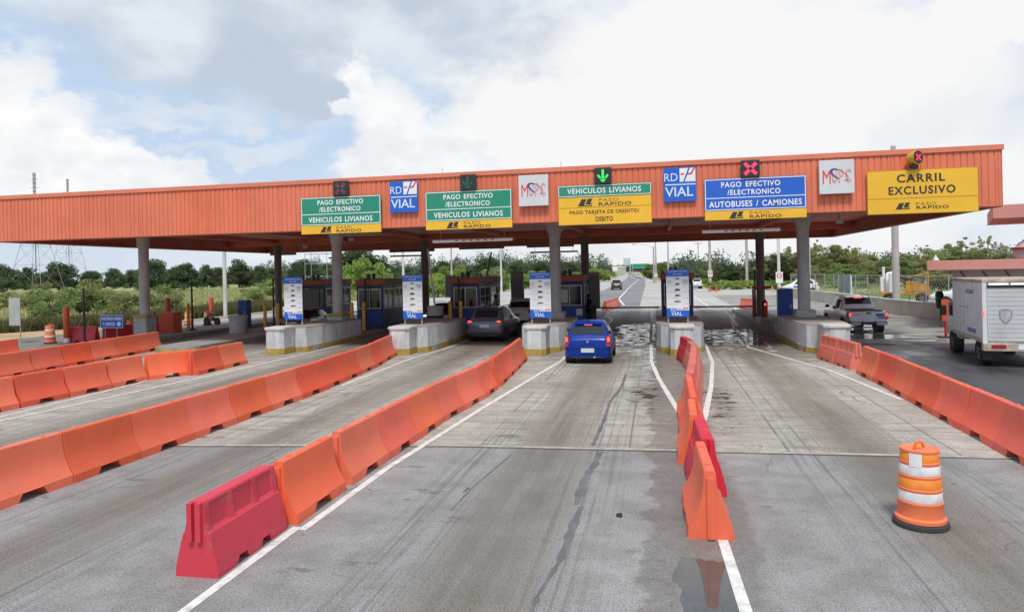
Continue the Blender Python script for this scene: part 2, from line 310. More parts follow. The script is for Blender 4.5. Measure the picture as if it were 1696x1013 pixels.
def leaf(name, dark, lightc, trans=.5):
    mt = bpy.data.materials.new(name); mt.use_nodes = True; N = NT(mt.node_tree)
    isl = N.n('ShaderNodeNewGeometry', out=8); rnd = N.n('ShaderNodeObjectInfo', out=5); P = pos(N)
    n = N.noise(P, .35, 4, .6)
    c = N.mix(N.m('ADD', N.m('MULTIPLY', isl, .55), N.m('MULTIPLY', N.ss(n, .3, .7), .45)), dark, lightc)
    c = N.n('ShaderNodeHueSaturation', {'Hue': N.ss(rnd, 0, 1, .488, .512), 'Value': N.ss(N.m('FRACT', N.m('MULTIPLY', rnd, 5.1)), 0, 1, .82, 1.15), 'Color': c})
    a = N.n('ShaderNodeBsdfDiffuse', {0: c}); b = N.n('ShaderNodeBsdfTranslucent', {0: c})
    N.n('ShaderNodeOutputMaterial', {0: N.n('ShaderNodeMixShader', {0: trans, 1: a, 2: b})}, out=None); MATS[name] = mt; return mt
L_DARK = leaf('dark_mango_leaves', (.085, .125, .072), (.18, .23, .12))
L_MID = leaf('mid_green_leaves', (.16, .22, .085), (.37, .43, .17))
L_OLIVE = leaf('olive_leaves', (.24, .265, .11), (.47, .48, .22))
L_BRIGHT = leaf('bright_green_leaves', (.19, .29, .065), (.40, .52, .15))
L_FAR = leaf('far_leaves', (.12, .16, .115), (.18, .23, .165))
L_GRASS = leaf('grass_blades', (.32, .35, .14), (.66, .65, .34))
L_GRASSD = leaf('dry_grass_blades', (.10, .11, .045), (.29, .27, .13))

# ---------------------------------------------------------------- mesh helpers
class MB:
    def __init__(s): s.v = []; s.f = []
    def add(s, vs, fs): b = len(s.v); s.v += [tuple(p) for p in vs]; s.f += [tuple(i + b for i in q) for q in fs]; return s
    def box(s, x0, x1, y0, y1, z0, z1, ch=0):
        if ch:   # chamfered vertical and horizontal edges
            P = []
            for z, q in ((z0, ch), (z0 + ch, 0), (z1 - ch, 0), (z1, ch)):
                a, b, c, d = x0 + q, x1 - q, y0 + q, y1 - q; k = ch
                P.append([(a + k, c, z), (b - k, c, z), (b, c + k, z), (b, d - k, z), (b - k, d, z), (a + k, d, z), (a, d - k, z), (a, c + k, z)])
            return s.loft(P)
        return s.add([(x0, y0, z0), (x1, y0, z0), (x1, y1, z0), (x0, y1, z0), (x0, y0, z1), (x1, y0, z1), (x1, y1, z1), (x0, y1, z1)],
                     [(0, 3, 2, 1), (4, 5, 6, 7), (0, 1, 5, 4), (1, 2, 6, 5), (2, 3, 7, 6), (3, 0, 4, 7)])
    def loft(s, rings, cap=True, close=True):
        b = len(s.v); n = len(rings[0])
        for r in rings: s.v += [tuple(p) for p in r]
        for i in range(len(rings) - 1):
            for j in range(n if close else n - 1):
                k = (j + 1) % n; s.f.append((b + i * n + j, b + i * n + k, b + (i + 1) * n + k, b + (i + 1) * n + j))
        if cap: s.f.append(tuple(b + j for j in reversed(range(n)))); s.f.append(tuple(b + (len(rings) - 1) * n + j for j in range(n)))
        return s
    def tube(s, p, q, r, r2=None, n=8):
        p, q = Vector(p), Vector(q); d = (q - p).normalized(); a = d.orthogonal().normalized(); c = d.cross(a); r2 = r if r2 is None else r2
        return s.loft([[P + (a * math.cos(t) + c * math.sin(t)) * rr for t in [2 * math.pi * k / n for k in range(n)]] for P, rr in ((p, r), (q, r2))])
    def path(s, pts, r, n=8):
        for a, b in zip(pts, pts[1:]): s.tube(a, b, r, n=n)
        return s
    def lathe(s, prof, cx=0, cy=0, n=24, axis='z', cz=0):
        rings = []
        for r, z in prof:
            ring = []
            for k in range(n):
                t = 2 * math.pi * k / n; a, b = r * math.cos(t), r * math.sin(t)
                ring.append((cx + a, cy + b, cz + z) if axis == 'z' else ((cx + z, cy + a, cz + b) if axis == 'x' else (cx + a, cy - z, cz + b)))
            rings.append(ring)
        return s.loft(rings)
    def ngon(s, pts): return s.add(pts, [tuple(range(len(pts)))])
    def prism(s, poly, y0, y1):
        """poly in x,z extruded along y"""
        return s.loft([[(x, y0, z) for x, z in poly], [(x, y1, z) for x, z in poly]])
    def prismz(s, poly, z0, z1): return s.loft([[(x, y, z0) for x, y in poly], [(x, y, z1) for x, y in poly]])
    def build(s, name, mat, parent=None, smooth=None, loc=None):
        me = bpy.data.meshes.new(name); me.from_pydata(s.v, [], s.f); me.validate(); me.materials.append(mat)
        if len(s.f) < 15000 and 'marking' not in name: fixn(me)
        if smooth is not None:
            for p in me.polygons: p.use_smooth = True
            me.set_sharp_from_angle(angle=R(smooth))
        return link(name, me, parent, loc)
def fixn(me):
    import bmesh
    bm = bmesh.new(); bm.from_mesh(me); bmesh.ops.recalc_face_normals(bm, faces=bm.faces); bm.to_mesh(me); bm.free()
def link(name, data, parent=None, loc=None):
    o = bpy.data.objects.new(name, data); COL.objects.link(o)
    if parent is not None: o.parent = parent
    if loc is not None: o.location = loc
    return o
def tag(o, label=None, cat=None, group=None, kind=None):
    if label: o['label'] = label
    if cat: o['category'] = cat
    if group: o['group'] = group
    if kind: o['kind'] = kind
    return o
def thing(name, label, cat, loc=(0, 0, 0), rz=0, group=None):
    o = link(name, None, None, loc); o.rotation_euler = (0, 0, rz); o.empty_display_size = .2
    return tag(o, label, cat, group)
def kids(o): return [c for c in bpy.data.objects if c.parent == o]
def copy_tree(o, loc, rz, label, parent=None):
    c = o.copy(); COL.objects.link(c)
    if parent is None: c.location = loc; c.rotation_euler = (0, 0, rz); c['label'] = label
    else: c.parent = parent
    for ch in kids(o): copy_tree(ch, None, None, None, c)
    return c
def struct(name, mb, mat, smooth=None): return tag(mb.build(name, mat, None, smooth), kind='structure')
ORD = ['first', 'second', 'third', 'fourth', 'fifth', 'sixth', 'seventh', 'eighth', 'ninth', 'tenth', 'eleventh', 'twelfth', 'thirteenth', 'fourteenth', 'fifteenth', 'sixteenth', 'seventeenth', 'eighteenth', 'nineteenth', 'twentieth'] + ['twenty-' + q for q in ('first', 'second', 'third', 'fourth', 'fifth', 'sixth', 'seventh', 'eighth', 'ninth')] + ['thirtieth', 'thirty-first', 'thirty-second']
def text_verts(txt, bold=.0, spacing=1.0, outline=0, wsp=1.0):
    cu = bpy.data.curves.new('t', 'FONT'); cu.body = txt; cu.size = 1; cu.align_x = 'LEFT'; cu.space_character = spacing; cu.space_word = wsp; cu.resolution_u = 3
    if outline: cu.fill_mode = 'NONE' if hasattr(cu, 'fill_mode') else cu.fill_mode; cu.bevel_depth = outline; cu.bevel_resolution = 0
    else: cu.offset = bold; cu.extrude = .02
    ob = bpy.data.objects.new('t', cu); COL.objects.link(ob)
    me = bpy.data.meshes.new_from_object(ob.evaluated_get(bpy.context.evaluated_depsgraph_get()))
    vs = [v.co.copy() for v in me.vertices]; fs = [tuple(p.vertices) for p in me.polygons]
    bpy.data.objects.remove(ob); bpy.data.curves.remove(cu); bpy.data.meshes.remove(me)
    return vs, fs
def put_text(mb, txt, x0, x1, z0, z1, y, bold=.012, spacing=1.06, outline=0, d=.006, shear=0, wsp=1.0):
    """fit lettering into a rectangle on a board facing -y"""
    if hasattr(mb, 'parts'): q = MB(); mb.parts.append(q); mb = q
    vs, fs = text_verts(txt, bold, spacing, outline, wsp)
    ax, bx = min(v.x for v in vs), max(v.x for v in vs); ay, by = min(v.y for v in vs), max(v.y for v in vs); az_, bz = min(v.z for v in vs), max(v.z for v in vs)
    mb.add([(x0 + (v.x - ax) / (bx - ax) * (x1 - x0) + shear * (v.y - ay), y - d * (v.z - az_) / max(1e-6, bz - az_), z0 + (v.y - ay) / (by - ay) * (z1 - z0)) for v in vs], fs)

# ---------------------------------------------------------------- ground, roads, markings
def sheet(name, poly, z, mat): return struct(name, MB().ngon([(x, y, z) for x, y in poly]), mat)
sheet('ground', [(-1500, -60), (1500, -60), (1500, 3500), (-1500, 3500)], -.06, M_GROUND)
sheet('approach_road', [(-36, -14), (34, -14), (34, 12.95), (6.3, 13.45), (-4, 13.1), (-13.4, 12.0), (-36, 10.2)], 0, M_ASPH)
sheet('concrete_slab', [(-36, 10.2), (-13.4, 12.0), (-4, 13.1), (6.3, 13.45), (6.9, 14), (6.9, 66), (-38, 66), (-38, 30)], -.004, M_CONC)
sheet('side_road', [(6.3, 13.45), (34, 12.95), (34, 32.2), (6.9, 32.9), (6.9, 14)], -.004, M_DARK)
sheet('wet_apron', [(6.9, 32.9), (34, 32.2), (34, 60), (20, 80), (17, 90), (6.9, 90)], -.008, M_WET)
sheet('dirt_verge', [(-60, 31), (-36, 28), (-37, 46), (-41.5, 46), (-48, 40)], -.012, M_DIRT)
sheet('pale_paving', [(-38, 66), (6.9, 66), (6.9, 84), (17.6, 84.5), (15.9, 119), (9, 124), (3.3, 164), (-1.5, 240), (-4, 300), (-11.5, 500), (-30, 950), (-42, 950), (-21.5, 500), (-17.3, 313), (-17, 197), (-26.2, 140), (-35.8, 104), (-42, 72)], -.012, M_PALE)
sheet('highway', [(-9.5, 60), (-1.4, 55), (-1.6, 80), (-2.2, 160), (-3.4, 240), (-6.5, 320), (-13, 500), (-31, 945), (-38, 945), (-18.5, 500), (-12.2, 320), (-9.5, 200), (-8.8, 120)], .0, M_HWY)
sheet('dirt_shoulder', [(9.2, 122.5), (16.2, 118), (18.0, 84.5), (26, 92), (30, 135), (8, 170), (2, 260), (.8, 260), (3.8, 164)], -.03, M_DIRT)
sheet('lawn', [(18.6, 84), (20.5, 79), (34, 60), (60, 60), (60, 130), (30, 130), (26, 92)], -.02, plain('short_grass_lawn', (.10, .16, .025), .95, .25, .8, bump=.4))
def ribbon(mb, pts, wd, z, jt=.05, st=1.5):
    P = [Vector((x, y, 0)) for x, y in pts]; fine = []
    for a, b in zip(P, P[1:]):
        n = max(1, int((b - a).length / st)); fine += [a.lerp(b, k / n) for k in range(n)]
    fine.append(P[-1]); L = []
    for i, p in enumerate(fine):
        d = (fine[min(i + 1, len(fine) - 1)] - fine[max(i - 1, 0)]).normalized(); nn = Vector((-d.y, d.x, 0)); h = wd * (.5 + random.uniform(-jt, jt))
        L.append((p + nn * h, p - nn * h))
    for a, b in zip(L, L[1:]): mb.add([(a[0].x, a[0].y, z), (a[1].x, a[1].y, z), (b[1].x, b[1].y, z), (b[0].x, b[0].y, z)], [(0, 1, 2, 3)])
def line(name, pts, wd=.13, z=.005, mat=None): mb = MB(); ribbon(mb, pts, wd, z, *((.22, .12) if name == 'tar_seam' else ())); return struct(name, mb, mat or M_LINE)
line('lane_marking', [(-4.83, -4), (-4.80, 6.2), (-4.84, 8.65)], .13)
line('lane_marking', [(-4.72, 8.55), (-4.70, 11.5), (-4.33, 17), (-3.57, 26.3), (-3.5, 36), (-3.6, 48)], .13)
line('lane_marking', [(.83, -4), (.81, 7.2), (.76, 9), (.75, 14.5), (.44, 17.5), (.05, 22), (-.2, 26), (-.28, 35), (-.3, 56)], .13)
line('lane_marking', [(.76, 14.6), (1.05, 16.5), (1.51, 20.7), (1.96, 26), (2.23, 35), (2.25, 54)], .13)
line('lane_marking', [(6.0, 19), (5.49, 24.3), (3.83, 31), (4.2, 40), (5.2, 52), (5.2, 56)], .12)
line('lane_marking', [(-9.6, 20), (-9.75, 27), (-9.4, 30), (-9.45, 50)], .12)
line('lane_marking', [(-15.95, 4), (-15.91, 14.2), (-15.4, 22), (-15.26, 24), (-15.2, 34.6), (-15.2, 50)], .12)
line('lane_marking', [(-16.2, 13.2), (-16.4, 14.7), (-16.8, 19.9), (-17.6, 23.1), (-17.9, 30)], .10)
line('lane_marking', [(-21.6, 10), (-21.7, 30), (-21.1, 33), (-21.1, 50)], .12)
line('highway_marking', [(-3.0, 43), (-2.95, 48), (-3.4, 51), (-4.2, 54)], .16, .003)
line('highway_marking', [(-3.0, 68), (-4.3, 83), (-5.2, 152), (-5.6, 245), (-10.5, 320), (-17, 500)], .2, .003)
line('highway_marking', [(1.6, 54), (2.6, 57.5), (4.6, 62), (4.6, 93)], .16, -.002)
line('highway_marking', [(4.6, 42), (4.9, 47), (6.0, 57), (6.6, 61), (5.5, 75), (2.5, 100)], .2, .003)
line('highway_marking', [(6.1, 58.5), (7.5, 56.5), (9.5, 54)], .25, .003)
line('tar_seam', [(-1.30, 5.2), (-1.28, 7.2), (-1.17, 8.1)], .05, .004, M_TAR); line('tar_seam', [(-1.17, 8.1), (-1.15, 9.1), (-1.12, 10)], .10, .004, M_TAR)
line('tar_seam', [(-1.2, 10.1), (-1.21, 11.4), (-1.1, 12.3), (-1.08, 13.1)], .11, .004, M_TAR); line('tar_seam', [(-1.26, 13.6), (-1.2, 16), (-1.22, 18.1), (-1.02, 20.5), (-1.0, 23)], .07, .004, M_TAR)
line('tar_seam', [(-2.95, 9.6), (-2.9, 10.8), (-2.7, 12.7)], .03, .004, M_TAR)
line('slab_joint', [(-36, 10.22), (-13.4, 12.02), (-4, 13.12), (6.3, 13.47)], .05, .002, plain('joint_dark', (.06, .055, .05), .9, .2, 3))
line('slab_joint', [(-13.4, 12.14), (-4, 13.24), (6.3, 13.60)], .12, .001, plain('joint_pale', (.38, .36, .32), .9, .25, 3))
tag(MB().loft([[(-.60, 9.66, 0), (-.52, 9.64, 0), (-.51, 9.73, 0), (-.58, 9.74, 0)], [(-.59, 9.67, .05), (-.53, 9.655, .035), (-.525, 9.715, .045), (-.575, 9.725, .03)]]).build('rubble_chunk', M_BLACK), 'small black rubber chunk lying on the grey centre lane', 'debris')

# ---------------------------------------------------------------- toll canopy
CX0, CX1, CY0, CY1, ZB, ZT = -32.2, 12.55, 28.6, 53.3, 5.46, 7.72
can = thing('toll_canopy', 'long orange corrugated toll plaza roof on round concrete columns', 'canopy', (0, 0, 0))
def corrug(mb, x0, x1, y, z0, z1, out=-1, pitch=.226):
    xs = []; x = x0; n = int((x1 - x0) / pitch); pitch = (x1 - x0) / n
    for i in range(n):
        a = x0 + i * pitch; xs += [(a, 0), (a + pitch * .74, 0), (a + pitch * .80, .028), (a + pitch * .94, .028)]
    xs.append((x1, 0))
    for (xa, da), (xb, db) in zip(xs, xs[1:]): mb.add([(xa, y - out * da, z0), (xb, y - out * db, z0), (xb, y - out * db, z1), (xa, y - out * da, z1)], [(0, 1, 2, 3)])
mb = MB(); corrug(mb, CX0, CX1, CY0, ZB, ZT - .2); mb.build('front_fascia', M_FASCIA, can)
mb = MB(); corrug(mb, CX0, CX1, CY1, ZB, ZT - .2, 1); mb.build('rear_fascia', M_FASCIA, can)
mb = MB(); mb.box(CX0 + .002, CX0 + .03, CY0 + .03, CY1 - .03, ZB, ZT - .2); mb.build('end_fascia', M_FASCIA, can)
mb = MB(); mb.box(CX1 - .03, CX1 - .002, CY0 + .03, CY1 - .03, ZB, ZT - .2); mb.build('end_fascia', M_FASCIA, can)
mb = MB(); mb.box(CX0 - .05, CX1 + .05, CY0 - .06, CY0 + .3, ZT - .2, ZT, .012).box(CX0 - .05, CX1 + .05, CY1 - .3, CY1 + .06, ZT - .2, ZT).box(CX0 - .05, CX0 + .3, CY0 + .3, CY1 - .3, ZT - .2, ZT).box(CX1 - .3, CX1 + .05, CY0 + .3, CY1 - .3, ZT - .2, ZT)
mb.build('coping_trim', plain('coping_orange', (.66, .20, .12), .5, .08, .5), can)
mb = MB(); mb.box(CX0 + .05, CX1 - .05, CY0 + .08, CY1 - .08, ZT - .4, ZT - .25); mb.build('roof_deck', M_STEEL_R, can)
mb = MB(); mb.box(CX0 + .04, CX1 - .04, CY0 + .06, CY1 - .06, 6.22, 6.28); mb.build('soffit', M_SOFFIT, can)
mb = MB(); mb.box(CX0 + .0, CX1 - .0, CY0 + .05, CY0 + .3, ZB - .03, ZB + .06).box(CX0, CX1, CY1 - .3, CY1 - .05, ZB - .03, ZB + .06).box(CX0, CX0 + .3, CY0 + .3, CY1 - .3, ZB - .03, ZB + .06).box(CX1 - .3, CX1, CY0 + .3, CY1 - .3, ZB - .03, ZB + .06)
mb.build('bottom_trim', plain('trim_dusty_orange', (.44, .15, .11), .6, .1, .6), can)
for yb in (34, 48): MB().box(CX0 + .05, CX1 - .05, yb - .15, yb + .15, 5.78, 6.22).build('beam', M_STEEL_R, can)
for xb in (-28.1, -22.2, -16.4, -10.6, -4.8, .95, 6.7): MB().box(xb - .1, xb + .1, CY0 + .1, CY1 - .1, 5.95, 6.21).build('beam', M_STEEL_R, can)
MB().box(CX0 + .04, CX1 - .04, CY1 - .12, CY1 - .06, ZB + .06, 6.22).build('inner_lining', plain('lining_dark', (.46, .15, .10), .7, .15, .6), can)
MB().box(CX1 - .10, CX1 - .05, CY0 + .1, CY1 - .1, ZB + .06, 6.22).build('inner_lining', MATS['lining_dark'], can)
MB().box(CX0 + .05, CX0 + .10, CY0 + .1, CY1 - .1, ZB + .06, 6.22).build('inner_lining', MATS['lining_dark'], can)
def column(x, y, mat, ped, flare):
    mb = MB(); mb.lathe([(.27, .2), (.27, 5.0), (.27, 5.05), (.31, 5.25), (.40, 5.55), (.46, 5.76)] if flare else [(.27, .2), (.27, 5.2), (.34, 5.25), (.34, 5.77)], x, y, 24)
    c = mb.build('column', mat, can, 40)
    if ped:
        MB().box(x - .42, x + .42, y - .42, y + .42, .2, 1.32, .03).build('pedestal', M_COL, c)
        MB().box(x - .46, x + .46, y - .46, y + .46, 1.322, 1.45, .02).build('pedestal_ledge', M_YELLOW, c)
for x, ped in ((-28.1, 1), (-16.42, 1), (-4.83, 0), (6.68, 0)):
    column(x, 34, M_COL, ped, x > -28)
    if not ped: MB().box(x - .43, x + .43, 33.57, 34.43, .3, 1.42, .03).build('pedestal', M_COL, can)
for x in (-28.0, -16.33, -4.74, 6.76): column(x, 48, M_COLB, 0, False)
for i, (x, z) in enumerate(((-9.6, 8.3), (-4.05, 8.35), (1.6, 8.1), (-22.6, 8.0))): MB().tube((x, 31, ZT - .25), (x, 31, z), .012).build('lightning_rod', M_GALV, can)

# ---------------------------------------------------------------- signs on the fascia
SY = 28.5
def border(mb, x0, x1, z0, z1, y, t=.03, d=.006):
    for a in ((x0, x1, z0, z0 + t), (x0, x1, z1 - t, z1), (x0, x0 + t, z0 + t, z1 - t), (x1 - t, x1, z0 + t, z1 - t)): mb.box(a[0], a[1], y - d, y, a[2], a[3])
def paso(t, cx, z0, h, y):
    """slanted double-L mark and its two words"""
    x0 = cx - h * 3.6; mb = MB()
    def sl(pts): mb.loft([[(x0 + px * h * 1.2 + pz * h * .55, y - dd, z0 + pz * h) for px, pz in pts] for dd in (0.0, .006)])
    sl([(0, 0), (1.62, 0), (1.56, .12), (.66, .12), (.56, .95), (.02, .95)]); mb.build('logo_mark', M_BLK, t); mb = MB()
    sl([(.78, .24), (1.52, .24), (1.42, .38), (1.26, .38), (1.22, 1.0), (.70, 1.0)]); mb.build('logo_mark', M_BLK, t)
    l = LB(); put_text(l, 'PASO', x0 + 2.85 * h, x0 + 5.5 * h, z0 + .56 * h, z0 + .98 * h, y, -.012, 1.1); l.build('small_lettering', plain('brown_lettering', (.22, .13, .02), .5, .1, 1) if 'brown_lettering' not in MATS else MATS['brown_lettering'], t)
    l = LB(); put_text(l, 'RAPIDO', x0 + 2.85 * h, x0 + 7.2 * h, z0 - .02 * h, z0 + .44 * h, y, .012, 1.1); l.build('lettering', M_BLK, t)
def board(t, name, x0, x1, z0, z1, mat, th=.07): return MB().box(x0, x1, -th, 0, z0, z1, .008).build(name, mat, t)
def lane_sign(cx, mat, lbl, rows, foot, wd=3.78, z0=5.28, z1=6.90):
    t = thing('lane_sign', lbl, 'sign', (cx, SY, 0), group='lane signs on the orange fascia'); h = wd / 2
    return t, -h, h, z0, z1
def green_sign(cx, mat, lbl, top, mid, low):
    t, x0, x1, z0, z1 = lane_sign(cx, mat, lbl, None, None)
    zy = z0 + .36
    board(t, 'panel', x0, x1, zy + .004, z1, mat); board(t, 'lower_panel', x0, x1, z0, zy, M_YEL)
    b = MB(); border(b, x0 + .02, x1 - .02, zy + .03, z1 - .02, -.072); zm = zy + (z1 - zy) * .40; b.box(x0 + .05, x1 - .05, -.078, -.072, zm - .015, zm + .015); b.build('border', M_LET, t)
    l = LB(); H = z1 - zm
    put_text(l, top, -1.08 if mat is M_GREEN else -1.25, 1.08 if mat is M_GREEN else .95, zm + H * .54, zm + H * .82, -.073, .02, 1.12, wsp=1.5)
    put_text(l, mid, -1.0 if mat is M_GREEN else -1.02, .95, zm + H * .13, zm + H * .41, -.073, .02, 1.12)
    put_text(l, low, -1.52 if mat is M_GREEN else -1.72, 1.50 if mat is M_GREEN else 1.72, zy + .14, zm - .13, -.073, .02, 1.12, wsp=1.4)
    l.build('lettering', M_LET, t); paso(t, .0, z0 + .05, .27, -.072)
green_sign(-13.52, M_GREEN, 'green and yellow lane sign left of the first blue square logo board', 'PAGO EFECTIVO', '/ELECTRONICO', 'VEHICULOS LIVIANOS')
green_sign(-7.70, M_GREEN, 'green and yellow lane sign right of the first blue square logo board', 'PAGO EFECTIVO', '/ELECTRONICO', 'VEHICULOS LIVIANOS')
green_sign(3.86, M_BLUE, 'blue lane sign for buses and trucks with a yellow strip below', 'PAGO EFECTIVO', '/ELECTRONICO', 'AUTOBUSES / CAMIONES')
t, x0, x1, z0, z1 = lane_sign(-1.97, M_GREEN, 'mostly yellow lane sign with a green strip along its top', None, None)
zg = z0 + 1.14; board(t, 'panel', x0, x1, zg + .004, z1, M_GREEN); board(t, 'lower_panel', x0, x1, z0, zg, M_YEL)
b = MB(); border(b, x0 + .02, x1 - .02, zg + .025, z1 - .02, -.072, .025); b.build('border', M_LET, t)
l = LB(); put_text(l, 'VEHICULOS LIVIANOS', -1.5, 1.48, zg + .13, z1 - .12, -.073, .02, 1.12, wsp=1.4); l.build('lettering', M_LET, t)
b = MB().box(x0 + .01, x1 - .01, -.076, -.07, z0 + .70, z0 + .715); border(b, x0 + .005, x1 - .005, z0 + .005, zg - .005, -.07, .012, .004); b.build('border', plain('ochre_line', (.30, .17, .015), .6, .1, 1), t)
l = LB(); put_text(l, 'PAGO TARJETA DE CREDITO/', -1.42, 1.40, z0 + .40, z0 + .59, -.072, .022, 1.12); put_text(l, 'DEBITO', -.36, .34, z0 + .13, z0 + .32, -.072, .022, 1.1); l.build('lettering', plain('brown_sign_lettering', (.10, .06, .02), .5, .1, 1), t)
paso(t, .0, z0 + .76, .30, -.072)
t, x0, x1, z0, z1 = lane_sign(9.80, M_YEL, 'all yellow exclusive lane sign near the right end of the fascia', None, None, z1=6.93)
board(t, 'panel', x0, x1, z0, z1, M_YEL); b = MB().box(x0 + .01, x1 - .01, -.076, -.07, z0 + .58, z0 + .595); border(b, x0 + .005, x1 - .005, z0 + .005, z1 - .005, -.07, .014, .004); b.build('border', MATS['ochre_line'], t)
l = LB(); put_text(l, 'CARRIL', -.86, .78, z0 + 1.17, z0 + 1.48, -.072, .025, 1.18); put_text(l, 'EXCLUSIVO', -1.15, 1.12, z0 + .72, z0 + 1.03, -.072, .025, 1.18); l.build('lettering', M_BLK, t)
paso(t, -.02, z0 + .17, .25, -.072)
def rdvial(cx, lbl):
    t = thing('logo_board', lbl, 'sign', (cx, SY, 6.08), group='blue square logo boards on the fascia'); W = .63; H = 1.35
    MB().box(-W, W, -.05, 0, 0, H, .006).build('panel', M_BLUE, t)
    MB().box(-.0, W - .02, -.056, -.051, .78, H - .03).build('white_field', M_WHITE, t)
    mb = MB()
    def poly(p, mat, nm, y=-.060): MB().loft([[(x, y, z) for x, z in p], [(x, y + .004, z) for x, z in p]]).build(nm, mat, t)
    poly([(.04, 1.05), (.17, 1.05), (.17, 1.12), (.04, 1.12)], M_LETR, 'red_stripe'); poly([(.29, 1.05), (.46, 1.05), (.61, H - .03), (.54, H - .03), (.42, 1.12), (.29, 1.12)], M_LETR, 'red_stripe')
    poly([(.10, .70), (.16, .70), (.40, H - .03), (.34, H - .03)], M_BLUE, 'slash', -.061); poly([(-W + .06, .655), (W - .02, .655), (W - .02, .70), (-W + .06, .70)], M_LETB, 'rule', -.055)
    l = LB(); put_text(l, 'RD', -W + .03, -.08, .82, 1.13, -.052, .0, 1.0); put_text(l, 'VIAL', -W + .05, W - .12, .20, .58, -.052, .012, 1.0); l.build('lettering', M_LETB, t)
rdvial(-10.58, 'blue square logo board between the two green signs'); rdvial(1.03, 'blue square logo board left of the blue bus lane sign')
def mopc(cx, lbl):
    t = thing('ministry_board', lbl, 'sign', (cx, SY, 6.13), group='pale square ministry boards on the fascia'); W = .62; H = 1.28
    MB().box(-W, W, -.16, 0, 0, H, .01).build('panel', M_MOPC, t)
    l = LB(); put_text(l, 'M', -.50, -.22, .38, .90, -.162, .0); l.build('lettering', M_LETR, t)
    l = LB()
    for ch, a, b in (('U', -.18, -.0), ('P', .06, .24), ('C', .30, .50)): put_text(l, ch, a, b, .40, .92, -.163, 0, 1, .016)
    l.build('outline_lettering', M_LETR, t)
    for mt, t0, t1, nm in ((M_NAVY, 1.9, 4.9, 'swoosh'), (M_LETR, -.9, 1.8, 'swoosh')):
        r = []
        for k in range(25):
            a = t0 + (t1 - t0) * k / 24; px, pz = .34 * math.cos(a), .15 * math.sin(a); c_, s_ = math.cos(-.55), math.sin(-.55); x, z = .1 + px * c_ - pz * s_, .72 + px * s_ + pz * c_
            wd = (.010 if mt is M_NAVY else .004) + (.022 if mt is M_NAVY else .008) * math.sin(math.pi * k / 24); nx, nz = px / .34, pz / .15; L = math.hypot(nx, nz); nx, nz = (nx * c_ - nz * s_) / L, (nx * s_ + nz * c_) / L
            r.append([(x - nx * wd, -.176, z - nz * wd), (x + nx * wd, -.176, z + nz * wd), (x + nx * wd, -.182, z + nz * wd), (x - nx * wd, -.182, z - nz * wd)])
        MB().loft(r).build(nm, mt, t)
mopc(-4.87, 'pale square ministry board left of the mostly yellow sign'); mopc(6.83, 'pale square ministry board right of the blue bus lane sign')
# lane signals
def signal(cx, kind, lbl):
    t = thing('lane_signal', lbl, 'signal', (cx, SY, 6.89), group='square lane signals above the signs')
    MB().box(-.35, .35, -.16, .0, 0, .69, .03).build('housing', plain('signal_housing', (.035, .04, .045), .6, .2, 2) if 'signal_housing' not in MATS else MATS['signal_housing'], t)
    MB().box(-.30, .30, -.17, -.162, .05, .64).build('face', M_BLACK, t)
    mb = MB(); y0, y1 = -.178, -.171
    def P(p): mb.loft([[(x, y0, z) for x, z in p], [(x, y1, z) for x, z in p]])
    if 'x' in kind:
        c = .345
        for s in (1, -1):
            for a, b in ((-.22, -.045), (.045, .22)): P([(a - .05, c + s * a + .05 * s), (a + .05, c + s * a - .05 * s), (b + .05, c + s * b - .05 * s), (b - .05, c + s * b + .05 * s)])
        mb.build('cross', M_XR if 'lit' in kind else M_XD, t)
    else:
        P([(-.05, .22), (.05, .22), (.05, .60), (-.05, .60)]); P([(-.045, .10), (.045, .10), (.12, .20), (-.12, .20)]); P([(-.24, .36), (-.18, .42), (-.06, .27), (-.12, .22)]); P([(.24, .36), (.18, .42), (.06, .27), (.12, .22)])
        mb.build('arrow', M_AG if 'lit' in kind else M_AD, t)
signal(-13.46, 'x', 'unlit square signal with a faint cross on the leftmost green sign'); signal(-7.67, 'a', 'unlit square signal with a dim green arrow'); signal(-2.0, 'a lit', 'lit square signal showing a bright green down arrow'); signal(3.71, 'x lit', 'lit square signal showing a pink red cross over the blue sign')
t = thing('round_beacon', 'round yellow signal lamp with a red cross above the yellow exclusive lane sign', 'signal', (9.43, SY - .12, 6.93), R(33))
MB().lathe([(.05, -.05), (.20, -.05), (.22, .05), (.25, .30), (.27, .30), (.27, .24)], 0, 0, 20, 'y', .40).build('housing', M_LAMPY, t, 40)
MB().lathe([(.02, .305), (.235, .30), (.235, .28)], 0, 0, 20, 'y', .40).build('lens', plain('dark_red_lens', (.06, .01, .012), .3, .1, 3), t)
mb = MB()
for s in (1, -1): mb.loft([[(a - .025, y, .40 + s * a + .025 * s), (a + .025, y, .40 + s * a - .025 * s), (-a + .025, y, .40 - s * a - .025 * s), (-a - .025, y, .40 - s * a + .025 * s)] for a in (-.11,) for y in (-.312, -.306)])
mb.build('cross', M_XR, t); MB().box(-.16, .12, -.22, -.02, 0, .15, .02).build('bracket', M_BLACK, t)

